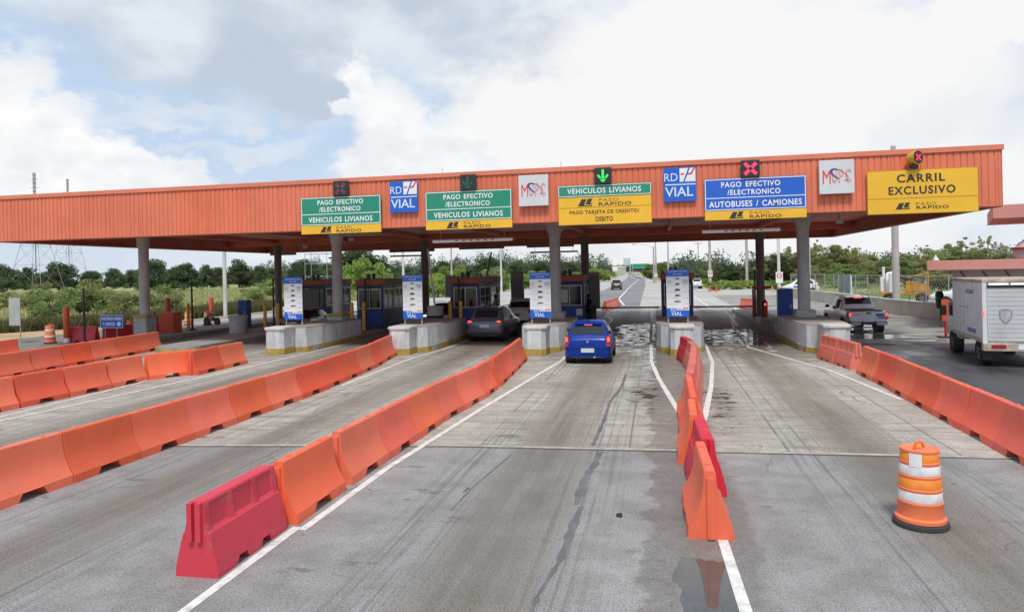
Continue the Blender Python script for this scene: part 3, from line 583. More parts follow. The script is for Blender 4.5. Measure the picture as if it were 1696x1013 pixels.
# headroom bars hung under the canopy
def hbar(x0, x1, y, z, lbl, front):
    t = thing('headroom_bar', lbl, 'bar', ((x0 + x1) / 2, y, z), group='headroom bars hung under the canopy'); h = (x1 - x0) / 2
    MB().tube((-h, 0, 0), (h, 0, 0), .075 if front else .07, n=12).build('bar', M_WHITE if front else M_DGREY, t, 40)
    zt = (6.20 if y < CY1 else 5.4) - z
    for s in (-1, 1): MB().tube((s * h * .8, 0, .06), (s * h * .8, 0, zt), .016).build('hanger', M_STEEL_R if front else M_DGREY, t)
    if front:
        for k in range(6): a = -h * .42 + k * h * .18; MB().box(a, a + h * .07, -.084, -.066, -.022, .028).build('red_mark', M_REDP, t)
hbar(-9.75, -6.1, 29.85, 4.86, 'white headroom bar with red dashes under the second green sign', 1)
hbar(1.95, 5.0, 29.85, 4.92, 'white headroom bar with red dashes under the blue sign', 1)
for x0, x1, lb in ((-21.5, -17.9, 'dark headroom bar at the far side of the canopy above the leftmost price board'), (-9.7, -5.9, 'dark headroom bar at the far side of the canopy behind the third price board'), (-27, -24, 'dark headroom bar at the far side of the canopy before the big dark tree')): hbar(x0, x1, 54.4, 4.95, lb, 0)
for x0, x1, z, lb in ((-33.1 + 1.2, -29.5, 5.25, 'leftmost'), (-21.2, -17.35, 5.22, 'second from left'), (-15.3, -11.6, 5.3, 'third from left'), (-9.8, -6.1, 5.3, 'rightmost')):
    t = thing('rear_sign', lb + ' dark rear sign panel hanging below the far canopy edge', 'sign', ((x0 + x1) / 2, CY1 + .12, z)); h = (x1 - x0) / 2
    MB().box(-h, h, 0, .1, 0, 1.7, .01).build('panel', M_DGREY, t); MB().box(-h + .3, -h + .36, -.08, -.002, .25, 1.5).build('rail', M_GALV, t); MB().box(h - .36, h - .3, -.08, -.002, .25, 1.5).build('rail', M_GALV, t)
# floodlights
for x, y, z, lb in ((9.7, 40, 5.75, 'floodlight under the canopy near its right end'), (-24.6, 46, 5.55, 'floodlight hanging under the canopy beside the white pole'), (-5.3, 40, 5.85, 'floodlight under the canopy behind the mostly yellow sign'), (-.8, 38, 5.9, 'floodlight under the canopy left of the blue sign'), (-19.2, 42, 5.75, 'floodlight under the canopy left of the leftmost green sign')):
    t = thing('floodlight', 'grey ' + lb, 'lamp', (x, y, z), group='floodlights under the canopy')
    mb = MB(); mb.loft([[(-.2, -.1, -.12), (.2, -.1, -.12), (.2, -.16, .10), (-.2, -.16, .10)], [(-.14, .1, -.06), (.14, .1, -.06), (.14, .08, .07), (-.14, .08, .07)]]); mb.build('housing', M_GREYP, t)
    MB().loft([[(-.18, -.104, -.105), (.18, -.104, -.105), (.18, -.16, .085), (-.18, -.16, .085)], [(-.18, -.112, -.105), (.18, -.112, -.105), (.18, -.168, .085), (-.18, -.168, .085)]]).build('glass', M_LENS, t)
    MB().tube((0, 0, .05), (0, 0, 6.22 - z), .025).build('bracket', M_DGREY, t)

# ---------------------------------------------------------------- islands, walls, nose blocks
ISL = [(-28.1, 'A'), (-22.35, 'B'), (-16.5, '1'), (-10.7, '2'), (-4.85, '3'), (.98, '4'), (6.62, '5')]
def kerb_island(name, x, y0, y1, hw):
    p = []; n = 8
    for k in range(n + 1): a = math.pi + math.pi * k / n; p.append((x + hw * math.cos(a), y0 + hw * .8 + hw * .8 * math.sin(a)))
    p += [(x + hw, y1), (x - hw, y1)]
    return p
NAMES = {'A': 'far left', 'B': 'second from left', '1': 'third from left', '2': 'fourth from left', '3': 'left of the blue car', '4': 'right of the blue car', '5': 'rightmost'}
for x, k in ISL:
    hw = 1.0 if k not in 'AB' else 1.15; y0 = 31.0 if k in 'A' else (28.4 if k == 'B' else 29.2)
    if k == '5': hw = .98
    t = thing('toll_island', 'raised concrete toll island with kerb, ' + NAMES[k], 'island', (0, 0, 0), group='toll islands')
    MB().prismz(kerb_island('', x, y0, 57 if k in 'AB' else 55, hw), -.02, .24).build('kerb', M_KERB, t)
    if k in 'AB':
        MB().prismz(kerb_island('', x, y0 - .012, y0 + 3.5, hw + .012), .0, .12).build('yellow_kerb_edge', M_YELLOW, t); continue
    # tapering masonry wall behind the nose block
    def ring(e, z): return [(x - .48 - e, 28.85, z), (x - .80 - e, 29.25, z), (x - hw - e + .02, 30.4, z), (x - hw - e + .02, 34.9, z), (x + hw + e - .02, 34.9, z), (x + hw + e - .02, 30.4, z), (x + .80 + e, 29.25, z), (x + .48 + e, 28.85, z)]
    MB().loft([ring(.03, .0), ring(.03, .20)]).build('yellow_base', M_YELLOW, t)
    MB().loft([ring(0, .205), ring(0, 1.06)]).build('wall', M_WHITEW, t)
    MB().loft([[(a * .985 + x * .015, b * .985 + 32.5 * .015, z) for a, b, z in ring(0, 1.064)], [(a * .985 + x * .015, b * .985 + 32.5 * .015, z) for a, b, z in ring(0, 1.10)]]).build('wall_top', M_KERB, t)
    nb = thing('nose_block', 'white nose block with yellow foot, toll island ' + NAMES[k], 'block', (x, 27.75, 0), group='white nose blocks')
    wv = random.uniform(-.02, .02)
    def oc(e, z, c=.16): a = .44 + e; return [(-a + c, 0 - e, z), (a - c, 0 - e, z), (a, c - e, z), (a, 1.06, z), (-a, 1.06, z), (-a, c - e, z)]
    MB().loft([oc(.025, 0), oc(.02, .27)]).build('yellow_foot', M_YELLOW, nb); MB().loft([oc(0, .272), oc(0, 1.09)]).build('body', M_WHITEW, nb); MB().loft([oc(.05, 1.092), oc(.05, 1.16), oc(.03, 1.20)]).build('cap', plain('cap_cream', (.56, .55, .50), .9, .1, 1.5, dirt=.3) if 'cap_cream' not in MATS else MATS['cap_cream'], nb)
# grey planter-like block on island B
nb = thing('nose_block', 'round grey concrete block on the island behind the third barrier row', 'block', (-23.6, 36, .24)); MB().lathe([(.48, 0), (.50, .85), (.56, .86), (.56, 1.0), (.50, 1.02)], 0, 0, 20).build('body', M_COL, nb, 40)
nb = thing('nose_block', 'small round grey concrete block with a leaning white pole by the third booth', 'block', (-12.0, 36.9, 1.1)); MB().lathe([(.44, 0), (.44, .42), (.48, .43), (.48, .52), (.42, .54)], 0, 0, 20).build('body', M_COL, nb, 40)

# tariff boards
def tariff(x, lbl):
    t = thing('price_board', lbl, 'sign', (x, 30.5, 1.1), group='toll price boards'); W = .47
    MB().box(-W, W, -.03, .03, .26, 2.28, .006).build('panel', M_WHITE, t)
    MB().box(-W - .002, W + .002, -.036, -.031, 1.98, 2.28).build('blue_header', M_BLUE, t); MB().box(-W - .002, W + .002, -.036, -.031, .26, .54).build('blue_footer', M_BLUE, t); MB().box(-W + .005, -.06, -.0365, -.0312, .54, .63).build('blue_footer', M_BLUE, t)
    for s in (-1, 1): MB().box(s * (W - .06) - .025, s * (W - .06) + .025, .031, .075, 0, 2.2).build('leg', M_GALV, t)
    l = LB(); put_text(l, 'TARIFA DIRECTA AL PEAJE', -.40, .40, 2.15, 2.23, -.037, .01); put_text(l, 'DEL PEAJE', -.18, .20, 2.04, 2.11, -.037, .01); put_text(l, 'RD', -.30, -.09, .50, .62, -.037, .01); put_text(l, 'VIAL', -.28, .18, .31, .48, -.037, .02); l.build('lettering', M_LETB, t)
    inks = MB(); ic = MB()
    def ln(x0, x1, z, h=.012): inks.box(x0, x1, -.0345, -.031, z - h / 2, z + h / 2)
    for z in (1.60, 1.33, 1.07, .82, .60): ln(-.42, .0 if z > .7 else .12, z, .008); ln(.22, .43, z, .012)
    for k in range(3): ln(.21, .43, 1.80 - k * .055, .03) if False else None
    for k in range(3):
        for q in range(3): inks.box(.205 + q * .08, .27 + q * .08, -.0345, -.031, 1.80 - k * .06, 1.835 - k * .06)
        ln(-.42, -.22 - .03 * k, 1.80 - k * .06, .018)
    for z in (1.93, 1.69, 1.45, 1.21, .96): ln(-.10, .12, z, .008)
    # little vehicle pictograms: car, van, truck, bus, articulated lorry
    for z, wv, hv in ((1.86, .075, .05), (1.62, .085, .06), (1.37, .11, .085), (1.14, .11, .06), (.885, .14, .05)):
        ic.prism([(-wv, z), (wv, z), (wv, z + hv * .55), (wv * .6, z + hv * .6), (wv * .45, z + hv), (-wv * .7, z + hv), (-wv, z + hv * .5)], -.0362, -.031)
    inks.build('printed_rows', M_GREYINK, t); ic.build('vehicle_pictograms', M_BLK, t)
    rs = MB().box(-.05, .44, -.0345, -.031, .585, .60); rs.prism([(.20, .60), (.26, .60), (.34, .67), (.29, .67)], -.0345, -.031); rs.prism([(.32, .60), (.37, .60), (.45, .67), (.41, .67)], -.0345, -.031); rs.build('red_stripe', M_LETR, t)
tariff(-17.02, 'white and blue toll price board on the island left of the leftmost open booth'); tariff(-11.0, 'white and blue toll price board in front of the second dark column'); tariff(-5.02, 'white and blue toll price board beside the concrete column left of the blue car'); tariff(.92, 'white and blue toll price board right of the blue car')

# booths
def booth(x, y, L, lbl, front, hw=.82):
    t = thing('toll_booth', lbl, 'booth', (x, y, .24), group='toll booths'); H = 2.58
    MB().box(-hw, hw, 0, L, 0, 1.18, .01).build('lower_wall', M_BNAVY, t)
    for a, b in ((-hw, -hw + .12), (hw - .12, hw)):
        for c, d in ((0, .12), (L - .12, L), (L * .5 - .05, L * .5 + .05)): MB().box(a, b, c, d, 1.182, H).build('corner_post', M_BNAVY, t)
    MB().box(-hw + .02, hw - .02, .02, L - .02, 2.36, H - .004).build('upper_wall', M_BNAVY, t)
    r = MB().box(-hw - .06, hw + .06, -.06, L + .06, H + .002, H + .34, .015).build('roof_band', M_BOR, t)
    MB().box(-hw + .02, hw - .02, .1, L - .1, H + .345, H + .37).build('roof_deck', M_DGREY, t)
    # pale worn stretch of the band on the lane side
    MB().box(hw + .062, hw + .068, .5, L * .85, H + .03, H + .30).build('worn_band', plain('worn_pale_band', (.30, .22, .19), .8, .25, 3) if 'worn_pale_band' not in MATS else MATS['worn_pale_band'], t)
    # front window and frame
    if front == 'window':
        MB().box(-hw + .14, hw - .14, .03, .05, 1.19, 2.34).build('glass', M_GLASS, t)
        f = MB(); border(f, -hw + .12, hw - .12, 1.182, 2.36, -.002, .045, .03); f.box(-.02, .02, -.03, -.004, 1.23, 2.31); f.build('window_frame', M_ALU, t)
        MB().box(-hw + .3, hw - .1, -.012, -.002, .1, 1.1).build('panel', M_BBLUE, t)
    else:
        MB().box(-hw + .14, hw - .14, .03, .05, 1.19, 2.34).build('glass', M_GLASS, t)
        MB().box(-hw + .1, .42, -.03, -.002, .06, 2.30).build('door', plain('grey_door', (.16, .155, .165), .6, .1, 1) if 'grey_door' not in MATS else MATS['grey_door'], t)
    # lane side (right): door leaf, windows
    for c, d in ((.16, L * .5 - .08), (L * .5 + .08, L - .16)):
        MB().box(hw - .05, hw - .03, c, d, 1.19, 2.34).build('glass', M_GLASS, t)
        f = MB()
        for (p, q, zz0, zz1) in ((c, d, 1.182, 1.225), (c, d, 2.315, 2.36), (c, c + .045, 1.225, 2.315), (d - .045, d, 1.225, 2.315), ((c + d) / 2 - .02, (c + d) / 2 + .02, 1.225, 2.315), (c, d, 1.78, 1.81)): f.box(hw + .002, hw + .03, p, q, zz0, zz1)
        f.build('window_frame', M_ALU, t)
    MB().box(-hw + .03, -hw + .05, .16, L - .16, 1.19, 2.34).build('glass', M_GLASS, t)
    MB().box(hw + .002, hw + .014, .5, L * .5, .15, 1.1).build('notice_panel', plain('scuffed_blue_panel', (.05, .06, .12), .6, .6, 5) if 'scuffed_blue_panel' not in MATS else MATS['scuffed_blue_panel'], t)
    # roof gear: cable bows and a siren
    MB().path([(.1, .6, H + .34), (.12, .6, H + .6), (.25, .6, H + .75), (.45, .6, H + .72), (.55, .6, H + .5), (.56, .6, H + .34)], .022, 6).build('cable', M_BLACK, t)
    MB().lathe([(.1, H + .36), (.1, H + .62), (.06, H + .7)], -.05, .8, 12).build('beacon', M_BLACK, t); MB().box(-.42, -.22, .5, .75, H + .36, H + .66, .02).build('air_unit', M_DGREY, t)
    return t
booth(-22.3, 42.6, 4.0, 'toll booth with a grey door behind the leftmost price board', 'door'); booth(-16.6, 38.6, 3.6, 'dark blue toll booth right of the leftmost price board column', 'window'); booth(-10.72, 38.6, 5.4, 'dark blue toll booth in front of the grey suv', 'window')
t4 = booth(-4.85, 39.8, 4.6, 'dark blue toll booth beyond the blue hatchback', 'window'); booth(1.15, 38.6, 4.6, 'dark blue toll booth hidden behind the rightmost price board', 'window')
MB().box(-.75, -.1, -.045, -.034, 1.35, 2.1).build('poster', plain('white_notice', (.55, .58, .6), .6, .15, 6), t4); MB().box(.36, .72, -.022, -.006, .62, 1.0).build('notice', MATS['white_notice'], t4)

# bollards, posts, cabinets
def many(proto_fn, places, group, cat):
    o = None
    for i, (x, y, z, lb) in enumerate(places):
        if o is None: o = proto_fn(); tag(o, lb, cat, group); o.location = (x, y, z)
        else: c = copy_tree(o, (x, y, z), 0, lb)
def bollard():
    t = link('bollard', None); MB().lathe([(.10, 0), (.10, 1.55), (.07, 1.62), (.01, 1.64)], 0, 0, 16).build('tube', M_BOLL, t, 40); MB().box(-.16, .16, -.16, .16, 0, .02).build('base_plate', M_DGREY, t); return t
many(bollard, [(-11.32, 37.5, .24, 'yellow bollard left one in front of the booth by the grey suv'), (-10.70, 37.5, .24, 'yellow bollard right one in front of the booth by the grey suv'),
               (-17.15, 37.3, .24, 'yellow bollard left one in front of the booth beside the leftmost column'), (-16.5, 37.5, .24, 'yellow bollard right one in front of the booth beside the leftmost column'),
               (-22.85, 37.6, .24, 'yellow bollard just right of the round grey block'), (-22.0, 37.6, .24, 'yellow bollard left of the dark car near the leftmost price board'), (-29.3, 39.3, .24, 'yellow bollard on the far left island')], 'yellow bollards', 'bollard')
def blackpost():
    t = link('black_post', None); MB().lathe([(.17, 0), (.17, .05), (.08, .14), (.07, .2), (.055, 2.75), (.05, 3.0), (.02, 3.02)], 0, 0, 14).build('tube', M_BLACK, t, 40); MB().box(-.22, .22, -.22, .22, 0, .03).build('base_plate', M_BLACK, t); return t
many(blackpost, [(-30.3, 32.1, .0, 'tall black post left of the blue notice sign'), (-28.2, 38.2, .24, 'tall black post behind the far left column'), (-24.0, 40.5, .24, 'tall black post behind the round grey block'), (-21.4, 38.3, .24, 'tall black post beside the dark car at left'),
                 (-11.0, 38.2, .24, 'tall black post in front of the booth by the grey suv'), (-16.75, 38.3, .24, 'tall black post in front of the booth beside the leftmost column'), (-17.9, 41.0, .24, 'tall black post left of the leftmost windowed booth'), (-9.3, 46, .24, 'tall black post right of the booth by the grey suv'), (6.3, 47.2, .24, 'tall black post by the rear right column')], 'black posts', 'post')
def gpanel(x, y, zt, w_, h_, lbl):
    t = thing('display_panel', lbl, 'panel', (x, y, .24), group='grey display panels by the booths'); MB().box(-w_ / 2, w_ / 2, -.06, .06, zt - h_ - .24, zt - .24, .01).build('panel', M_GREYP, t)
    MB().box(-w_ / 2 - .03, w_ / 2 + .03, -.08, -.062, zt - h_ - .28, zt - h_ - .22).build('edge', M_GALV, t); MB().box(w_ / 2, w_ / 2 + .05, -.08, .04, zt - h_ - .22, zt - .24).build('edge', M_GALV, t); MB().tube((0, 0, 0), (0, 0, zt - h_ - .28), .06).build('post', M_DGREY, t)
gpanel(-11.6, 39, 3.35, .62, 1.25, 'grey display panel left of the booth by the grey suv') if False else gpanel(-12.15, 40.5, 3.3, .66, 1.3, 'grey display panel left of the booth by the grey suv')
gpanel(-8.85, 44.5, 3.35, .82, 1.75, 'grey display panel above the silver van'); gpanel(-3.75, 43.2, 3.3, .66, 2.2, 'grey display panel right of the booth beyond the blue car')
def cabinet(x, y, z, w_, h_, lbl, mat=M_BBLUE, d_=.5):
    t = thing('cabinet', lbl, 'cabinet', (x, y, z)); MB().box(-w_ / 2, w_ / 2, 0, d_, .08, h_, .015).build('body', mat, t); MB().box(-w_ / 2 + .05, w_ / 2 - .05, .05, d_ - .05, 0, .08).build('plinth', M_DGREY, t); MB().box(w_ / 2 - .16, w_ / 2 - .10, -.02, -.001, h_ * .5, h_ * .6).build('handle', M_GALV, t)
cabinet(6.68, 38.6, .24, .74, 2.0, 'tall blue steel cabinet beside the right concrete column'); cabinet(-25.9, 40.0, .24, .62, 1.75, 'blue steel cabinet behind the round grey block'); 
MB_ = MB().box(5.7, 7.4, 36.25, 40.5, .241, .62, .02); tag(MB_.build('concrete_plinth', M_KERB), 'low concrete plinth under the tall blue cabinet', 'plinth')
def fire_unit():
    t = thing('fire_point', 'red fire extinguisher stand with a red bar on the right island', 'fire point', (6.35, 44.2, .24))
    MB().lathe([(.16, 0), (.17, .1), (.17, 1.0), (.13, 1.12), (.05, 1.18), (.05, 1.26)], .1, 0, 16).build('cylinder', M_REDP, t, 40); MB().box(-.10, -.04, -.05, .05, 0, 2.5).build('post', M_BLACK, t); MB().box(-.62, .48, -.07, .05, 1.85, 2.03, .01).build('bar', M_REDP, t); MB().box(-.62, -.52, -.05, .05, 0, 1.84).build('post', M_REDP, t)
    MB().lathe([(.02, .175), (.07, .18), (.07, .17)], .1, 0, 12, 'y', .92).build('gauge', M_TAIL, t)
fire_unit()
for x, y, lb, c in ((-2.95, 42.2, 'barrier gate machine beside the booth beyond the blue car', 3.9), (2.35, 42.2, 'barrier gate machine behind the rightmost price board', 3.6)):
    t = thing('barrier_gate', lb, 'gate', (x - .75 if x < 0 else x - .5, y, .24), group='lane barrier gates'); MB().box(-.17, .17, -.2, .2, 0, 1.05, .02).build('cabinet', M_DGREY, t)
    MB().tube((.1, -.24, .92), (c, -.24, .92), .045, n=8).build('arm', M_DGREY, t); MB().box(-.12, .12, -.3, -.201, .8, 1.02, .01).build('hub', M_BLACK, t)

t = thing('barrier_gate', 'barrier gate with a white arm closed beside the leftmost price board', 'gate', (-20.95, 43.6, .24), 0, 'lane barrier gates'); MB().box(-.17, .17, -.2, .2, 0, 1.0, .02).build('cabinet', M_DGREY, t); MB().tube((.1, -.24, .72), (3.2, -.24, .78), .045, n=8).build('arm', M_WHITE, t)
t = thing('scaffold_tower', 'thin scaffold tower standing behind the canopy left of the leftmost price board', 'scaffold', (-30.8, 60, 0))
for sx in (-1.1, 1.1):
    for sy in (-.6, .6): MB().tube((sx, sy, 0), (sx, sy, 5.6), .03, n=6).build('upright', M_GALV, t)
rl = [((-1.1, y_, z_), (1.1, y_, z_)) for z_ in (1.7, 3.4, 4.6, 5.5) for y_ in (-.6, .6)] + [((x_, -.6, z_), (x_, .6, z_)) for z_ in (1.7, 3.4, 5.5) for x_ in (-1.1, 1.1)] + [((-1.1, -.6, 1.7), (1.1, -.6, 3.4))]
for a_, b_ in rl: MB().tube(a_, b_, .022, n=5).build('rail', M_GALV, t)
MB().box(-1.1, 1.1, -.55, .55, 3.43, 3.48).build('platform', M_DGREY, t)
# people by the booths
def person(loc, rz, top, legs, label, hold=None):
    t = thing('person', label, 'person', loc, rz)
    import bmesh
    J = {'pel': (0, 0, .95, .15), 'wai': (0, .01, 1.12, .14), 'che': (0, .02, 1.34, .165), 'nek': (0, .02, 1.50, .062), 'hd0': (0, .035, 1.58, .085), 'hd1': (0, .03, 1.68, .10), 'hd2': (0, .02, 1.75, .07)}
    E = [('pel', 'wai'), ('wai', 'che'), ('che', 'nek'), ('nek', 'hd0'), ('hd0', 'hd1'), ('hd1', 'hd2')]
    for s, n in ((1, 'r'), (-1, 'l')):
        J.update({n + 'sh': (s * .18, .02, 1.43, .07), n + 'el': (s * .25, -.01, 1.16, .048), n + 'wr': (s * .24, .10, .94, .034), n + 'hn': (s * .235, .13, .86, .032), n + 'hp': (s * .09, 0, .90, .10), n + 'kn': (s * .10, .02 * s, .50, .065), n + 'an': (s * .11, -.01, .09, .045), n + 'to': (s * .125, .15, .045, .04)})
        E += [('che', n + 'sh'), (n + 'sh', n + 'el'), (n + 'el', n + 'wr'), (n + 'wr', n + 'hn'), ('pel', n + 'hp'), (n + 'hp', n + 'kn'), (n + 'kn', n + 'an'), (n + 'an', n + 'to')]
    def skin(name, keep, mat, grow, sub=2):
        ks = [k for k in J if k in keep]; ix = {k: i for i, k in enumerate(ks)}
        me = bpy.data.meshes.new(name); me.from_pydata([J[k][:3] for k in ks], [(ix[a], ix[b]) for a, b in E if a in ix and b in ix], []); o = link(name, me)
        md = o.modifiers.new('s', 'SKIN'); md.use_smooth_shade = True; sv = me.skin_vertices[0].data
        for k in ks: r = J[k][3] + grow; sv[ix[k]].radius = (r * (1.15 if k in ('pel', 'wai', 'che') else 1), r * (.78 if k in ('pel', 'wai', 'che') else 1))
        sv[0].use_root = True; o.modifiers.new('u', 'SUBSURF').levels = sub; o.modifiers['u'].render_levels = sub
        m2 = bpy.data.meshes.new_from_object(o.evaluated_get(bpy.context.evaluated_depsgraph_get())); bpy.data.objects.remove(o); m2.name = name; m2.materials.clear(); m2.materials.append(mat)
        for p in m2.polygons: p.use_smooth = True
        return link(name, m2, t)
    skin('body', list(J), M_SKIN, 0)
    arms = [n + k for n in 'rl' for k in ('sh', 'el')]
    skin('shirt', ['wai', 'che', 'pel'] + arms, top, .016); skin('trousers', ['pel'] + [n + k for n in 'rl' for k in ('hp', 'kn', 'an')], legs, .02)
    MB().lathe([(.098, -.06), (.112, .0), (.10, .07), (.05, .105), (.005, .112)], 0, .012, 16, 'z', 1.70).build('hair', M_HAIR, t, 60)
    f = MB()
    for s in (-1, 1): f.lathe([(.012, .0), (.01, .006), (.002, .01)], s * .035, .128, 8, 'z', 1.675)
    f.build('eyes', M_BLK, t)
    for s in (-1, 1):
        for k in range(4): MB().tube((s * .235 + (k - 1.5) * .018 * 0, .115 + k * .018, .865), (s * .232, .12 + k * .02, .79 + abs(k - 1.5) * .008), .0095, .007, 6).build('finger', M_SKIN, t)
        MB().tube((s * .225, .11, .88), (s * .20, .15, .83), .011, .008, 6).build('thumb', M_SKIN, t)
    MB().lathe([(.013, 0), (.011, .02), (.004, .035)], 0, .125, 8, 'z', 1.62).build('nose', M_SKIN, t)
person((-3.85, 40.9, .24), R(-60), M_DKCLOTH, M_DKCLOTH, 'person in dark clothes standing by the booth beyond the blue car')
person((-9.65, 41.6, .24), R(-100), M_SHIRT, M_NVCLOTH, 'person in grey shirt standing at the booth ahead of the grey suv')

# ---------------------------------------------------------------- barriers
def prof_o(zb): # half profile: z, half-width
    return [(zb, .285 if zb < .05 else .285), (.14 if zb < .13 else zb + .006, .275), (.20, .235), (.29, .185), (.40, .135), (.52, .105), (.66, .085), (.80, .075), (.845, .068), (.86, .05)]
def barrier_mesh(name, L, mat, kind):
    mb = MB(); rings = []
    def ring(y, zb, k=0):
        if kind == 'o': pr = prof_o(zb)
        else:
            d = .018 if k else 0
            pr = [(zb, .27), (max(.10, zb + .001), .268), (.28, .225), (.50, .165), (.515, .145), (.55, .135 - d), (.68, .115 - d), (.80, .105 - d), (.835, .10), (.86, .085)]
        return [(w_, y, z) for z, w_ in pr] + [(-w_, y, z) for z, w_ in reversed(pr)]
    if kind == 'o': st = [(0, 0), (.02, 0), (L * .5 - .27, 0), (L * .5 - .19, .135), (L * .5 + .19, .135), (L * .5 + .27, 0), (L - .02, 0), (L, 0)]; st = [(y, z, 0) for y, z in st]
    else:
        ins = lambda y: 1 if any(a < y < a + .34 * L / 1.5 for a in (.10, .56, 1.03)) else 0
        st = [(0, 0, 0), (.09, 0, 0), (.11, 0, 1), (.36, 0, 1), (.42, .10, 1), (.46, .10, 0), (.54, .10, 0), (.57, .10, 1), (.62, 0, 1), (.88, 0, 1), (.93, .10, 1), (.96, .10, 0), (1.04, .10, 0), (1.07, .10, 1), (1.12, 0, 1), (L - .11, 0, 1), (L - .09, 0, 0), (L, 0, 0)]
    mb.loft([ring(*s) for s in st])
    if kind == 'o':   # interlocking tongue at the near end, filler knobs on top
        mb.loft([[(-.045, -.05, z), (0, -.065, z), (.045, -.05, z), (.045, -.001, z), (-.045, -.001, z)] for z in (.02, .78)])
    else:
        for s in (-1, 1): mb.box(s * .055 - .03, s * .055 + .03, -.05, -.001, .42, .855)
    me = mb.build(name, mat).data; ob = [o for o in bpy.data.objects if o.data == me][0]; bpy.data.objects.remove(ob)
    fixn(me)
    for p in me.polygons: p.use_smooth = True
    me.set_sharp_from_angle(angle=R(24)); return me
def barrier_kind(name, L, mat, kind, lbl):
    return barrier_mesh(name, L, mat, kind), L, kind, mat
BO = barrier_kind('barrier_shell', 1.54, M_ORANGE, 'o', ''); BR = barrier_kind('barrier_shell', 1.5, M_RED, 'r', ''); BP = barrier_kind('barrier_shell', 1.5, M_PALERED, 'r', '')
capm = MB().lathe([(.035, 0), (.035, .018), (.02, .026)], 0, .30, 10, 'z', .858).lathe([(.035, 0), (.035, .018), (.02, .026)], 0, 1.22, 10, 'z', .858).build('filler_cap', M_ORANGE); capd = capm.data; bpy.data.objects.remove(capm)
BN = {id(M_ORANGE): 'orange', id(M_RED): 'dark red', id(M_PALERED): 'faded red'}
def place_barrier(bk, x, y, rz, lbl, sc=1.0, group=None):
    t = thing('plastic_barrier', lbl, 'barrier', (x, y, 0), rz, group)
    s = link('shell', bk[0], t)
    if bk[2] == 'o': link('filler_cap', capd, t)
    t.scale = (1, sc, 1); return t
def row(pts, rowname, bk=None, start=0, skip=(), jit=.012, pitch=1.56):
    """lay units end to end along a polyline, near end first"""
    P = [Vector((a, b, 0)) for a, b in pts]; seg = 0; pos_ = P[0].copy(); i = start; tot = sum((b - a).length for a, b in zip(P, P[1:])); trav = 0
    def at(d):
        for a, b in zip(P, P[1:]):
            L = (b - a).length
            if d <= L or b is P[-1]: return a.lerp(b, d / L)
            d -= L
    while trav + pitch * .9 <= tot + .01:
        a = at(trav); b = at(min(tot, trav + pitch)); d = b - a
        place_barrier(bk or BO, a.x + random.uniform(-jit, jit), a.y, math.atan2(-d.x, d.y) + random.uniform(-.008, .008), f'{ORD[i]} barrier from the near end, {BN[id((bk or BO)[3])]}, {rowname}', 1.0, 'barriers in ' + rowname)
        trav += pitch; i += 1
RD_ = 'row left of grey suv lane'
row([(-9.93, .65), (-9.95, 8.27), (-9.95, 18.6), (-10.35, 23.5), (-11.15, 28.4)], RD_, pitch=1.555)
RE_ = 'row left of blue car lane'
place_barrier(BR, -5.19, 7.02, R(1.0), 'raspberry red barrier at the near end of the row left of the blue car', 1.03)
row([(-5.15, 8.72), (-5.17, 10.35)], RE_, pitch=1.6); row([(-5.16, 10.52), (-5.10, 15.3), (-4.82, 18.8), (-4.85, 20.0)], RE_, start=1, pitch=1.56); row([(-4.84, 20.2), (-5.25, 27.6)], RE_, start=7, pitch=1.56)
RC_ = 'second row from left edge'
row([(-17.25, 9.35), (-17.25, 20.9)], RC_, pitch=1.62); row([(-17.15, 20.78), (-16.35, 22.25)], RC_, start=7, pitch=1.6); row([(-16.18, 21.8), (-16.25, 25.2)], RC_, start=8, pitch=1.62)
RB_ = 'leftmost long row'
row([(-22.2, 14.0), (-23.2, 22.0), (-24.0, 30.0)], RB_, pitch=1.6)
row([(-28.3, 23.2), (-28.5, 26.5)], 'short stub at left edge', pitch=1.6)
RF_ = 'middle row right of blue car'
row([(.63, 9.02), (.60, 10.6)], RF_, pitch=1.56)
place_barrier(BR, .71, 10.72, R(1.0), 'raspberry red barrier wedged second from the near end of the middle row')
row([(.60, 12.45), (.64, 14.0)], RF_, start=1, pitch=1.54); row([(.70, 14.15), (.72, 17.3)], RF_, start=2, pitch=1.55); row([(.78, 17.4), (1.0, 20.6), (1.22, 23.8), (1.12, 25.5)], RF_, start=4, bk=BP, pitch=1.6)
place_barrier(BR, 1.18, 25.5, R(8), 'red barrier at the far end of the middle row beside the nose block')
RG_ = 'row beside the box truck'
row([(6.05, 3.2), (6.22, 12.95), (6.32, 17.2), (6.42, 20.4), (6.42, 24.0)], RG_, pitch=1.57); row([(6.40, 24.4), (6.05, 27.6)], 'far end of the box truck row', bk=BP, pitch=1.55)
# loose barriers beyond the canopy and at far left
row([(-4.2, 58.3), (-3.5, 66.5)], 'row beyond the gate arm', bk=BP, pitch=1.6); row([(8.0, 58.0), (6.9, 61.5)], 'pair left of the rear right column', bk=BP, pitch=1.6)
place_barrier(BR, -32.4, 33.4, R(-80), 'dark red barrier behind the tall black post at left'); place_barrier(BR, -30.7, 33.9, R(-25), 'dark red barrier angled next to the one behind the black post'); place_barrier(BR, -30.0, 35.4, R(-28), 'dark red barrier behind the blue notice sign')

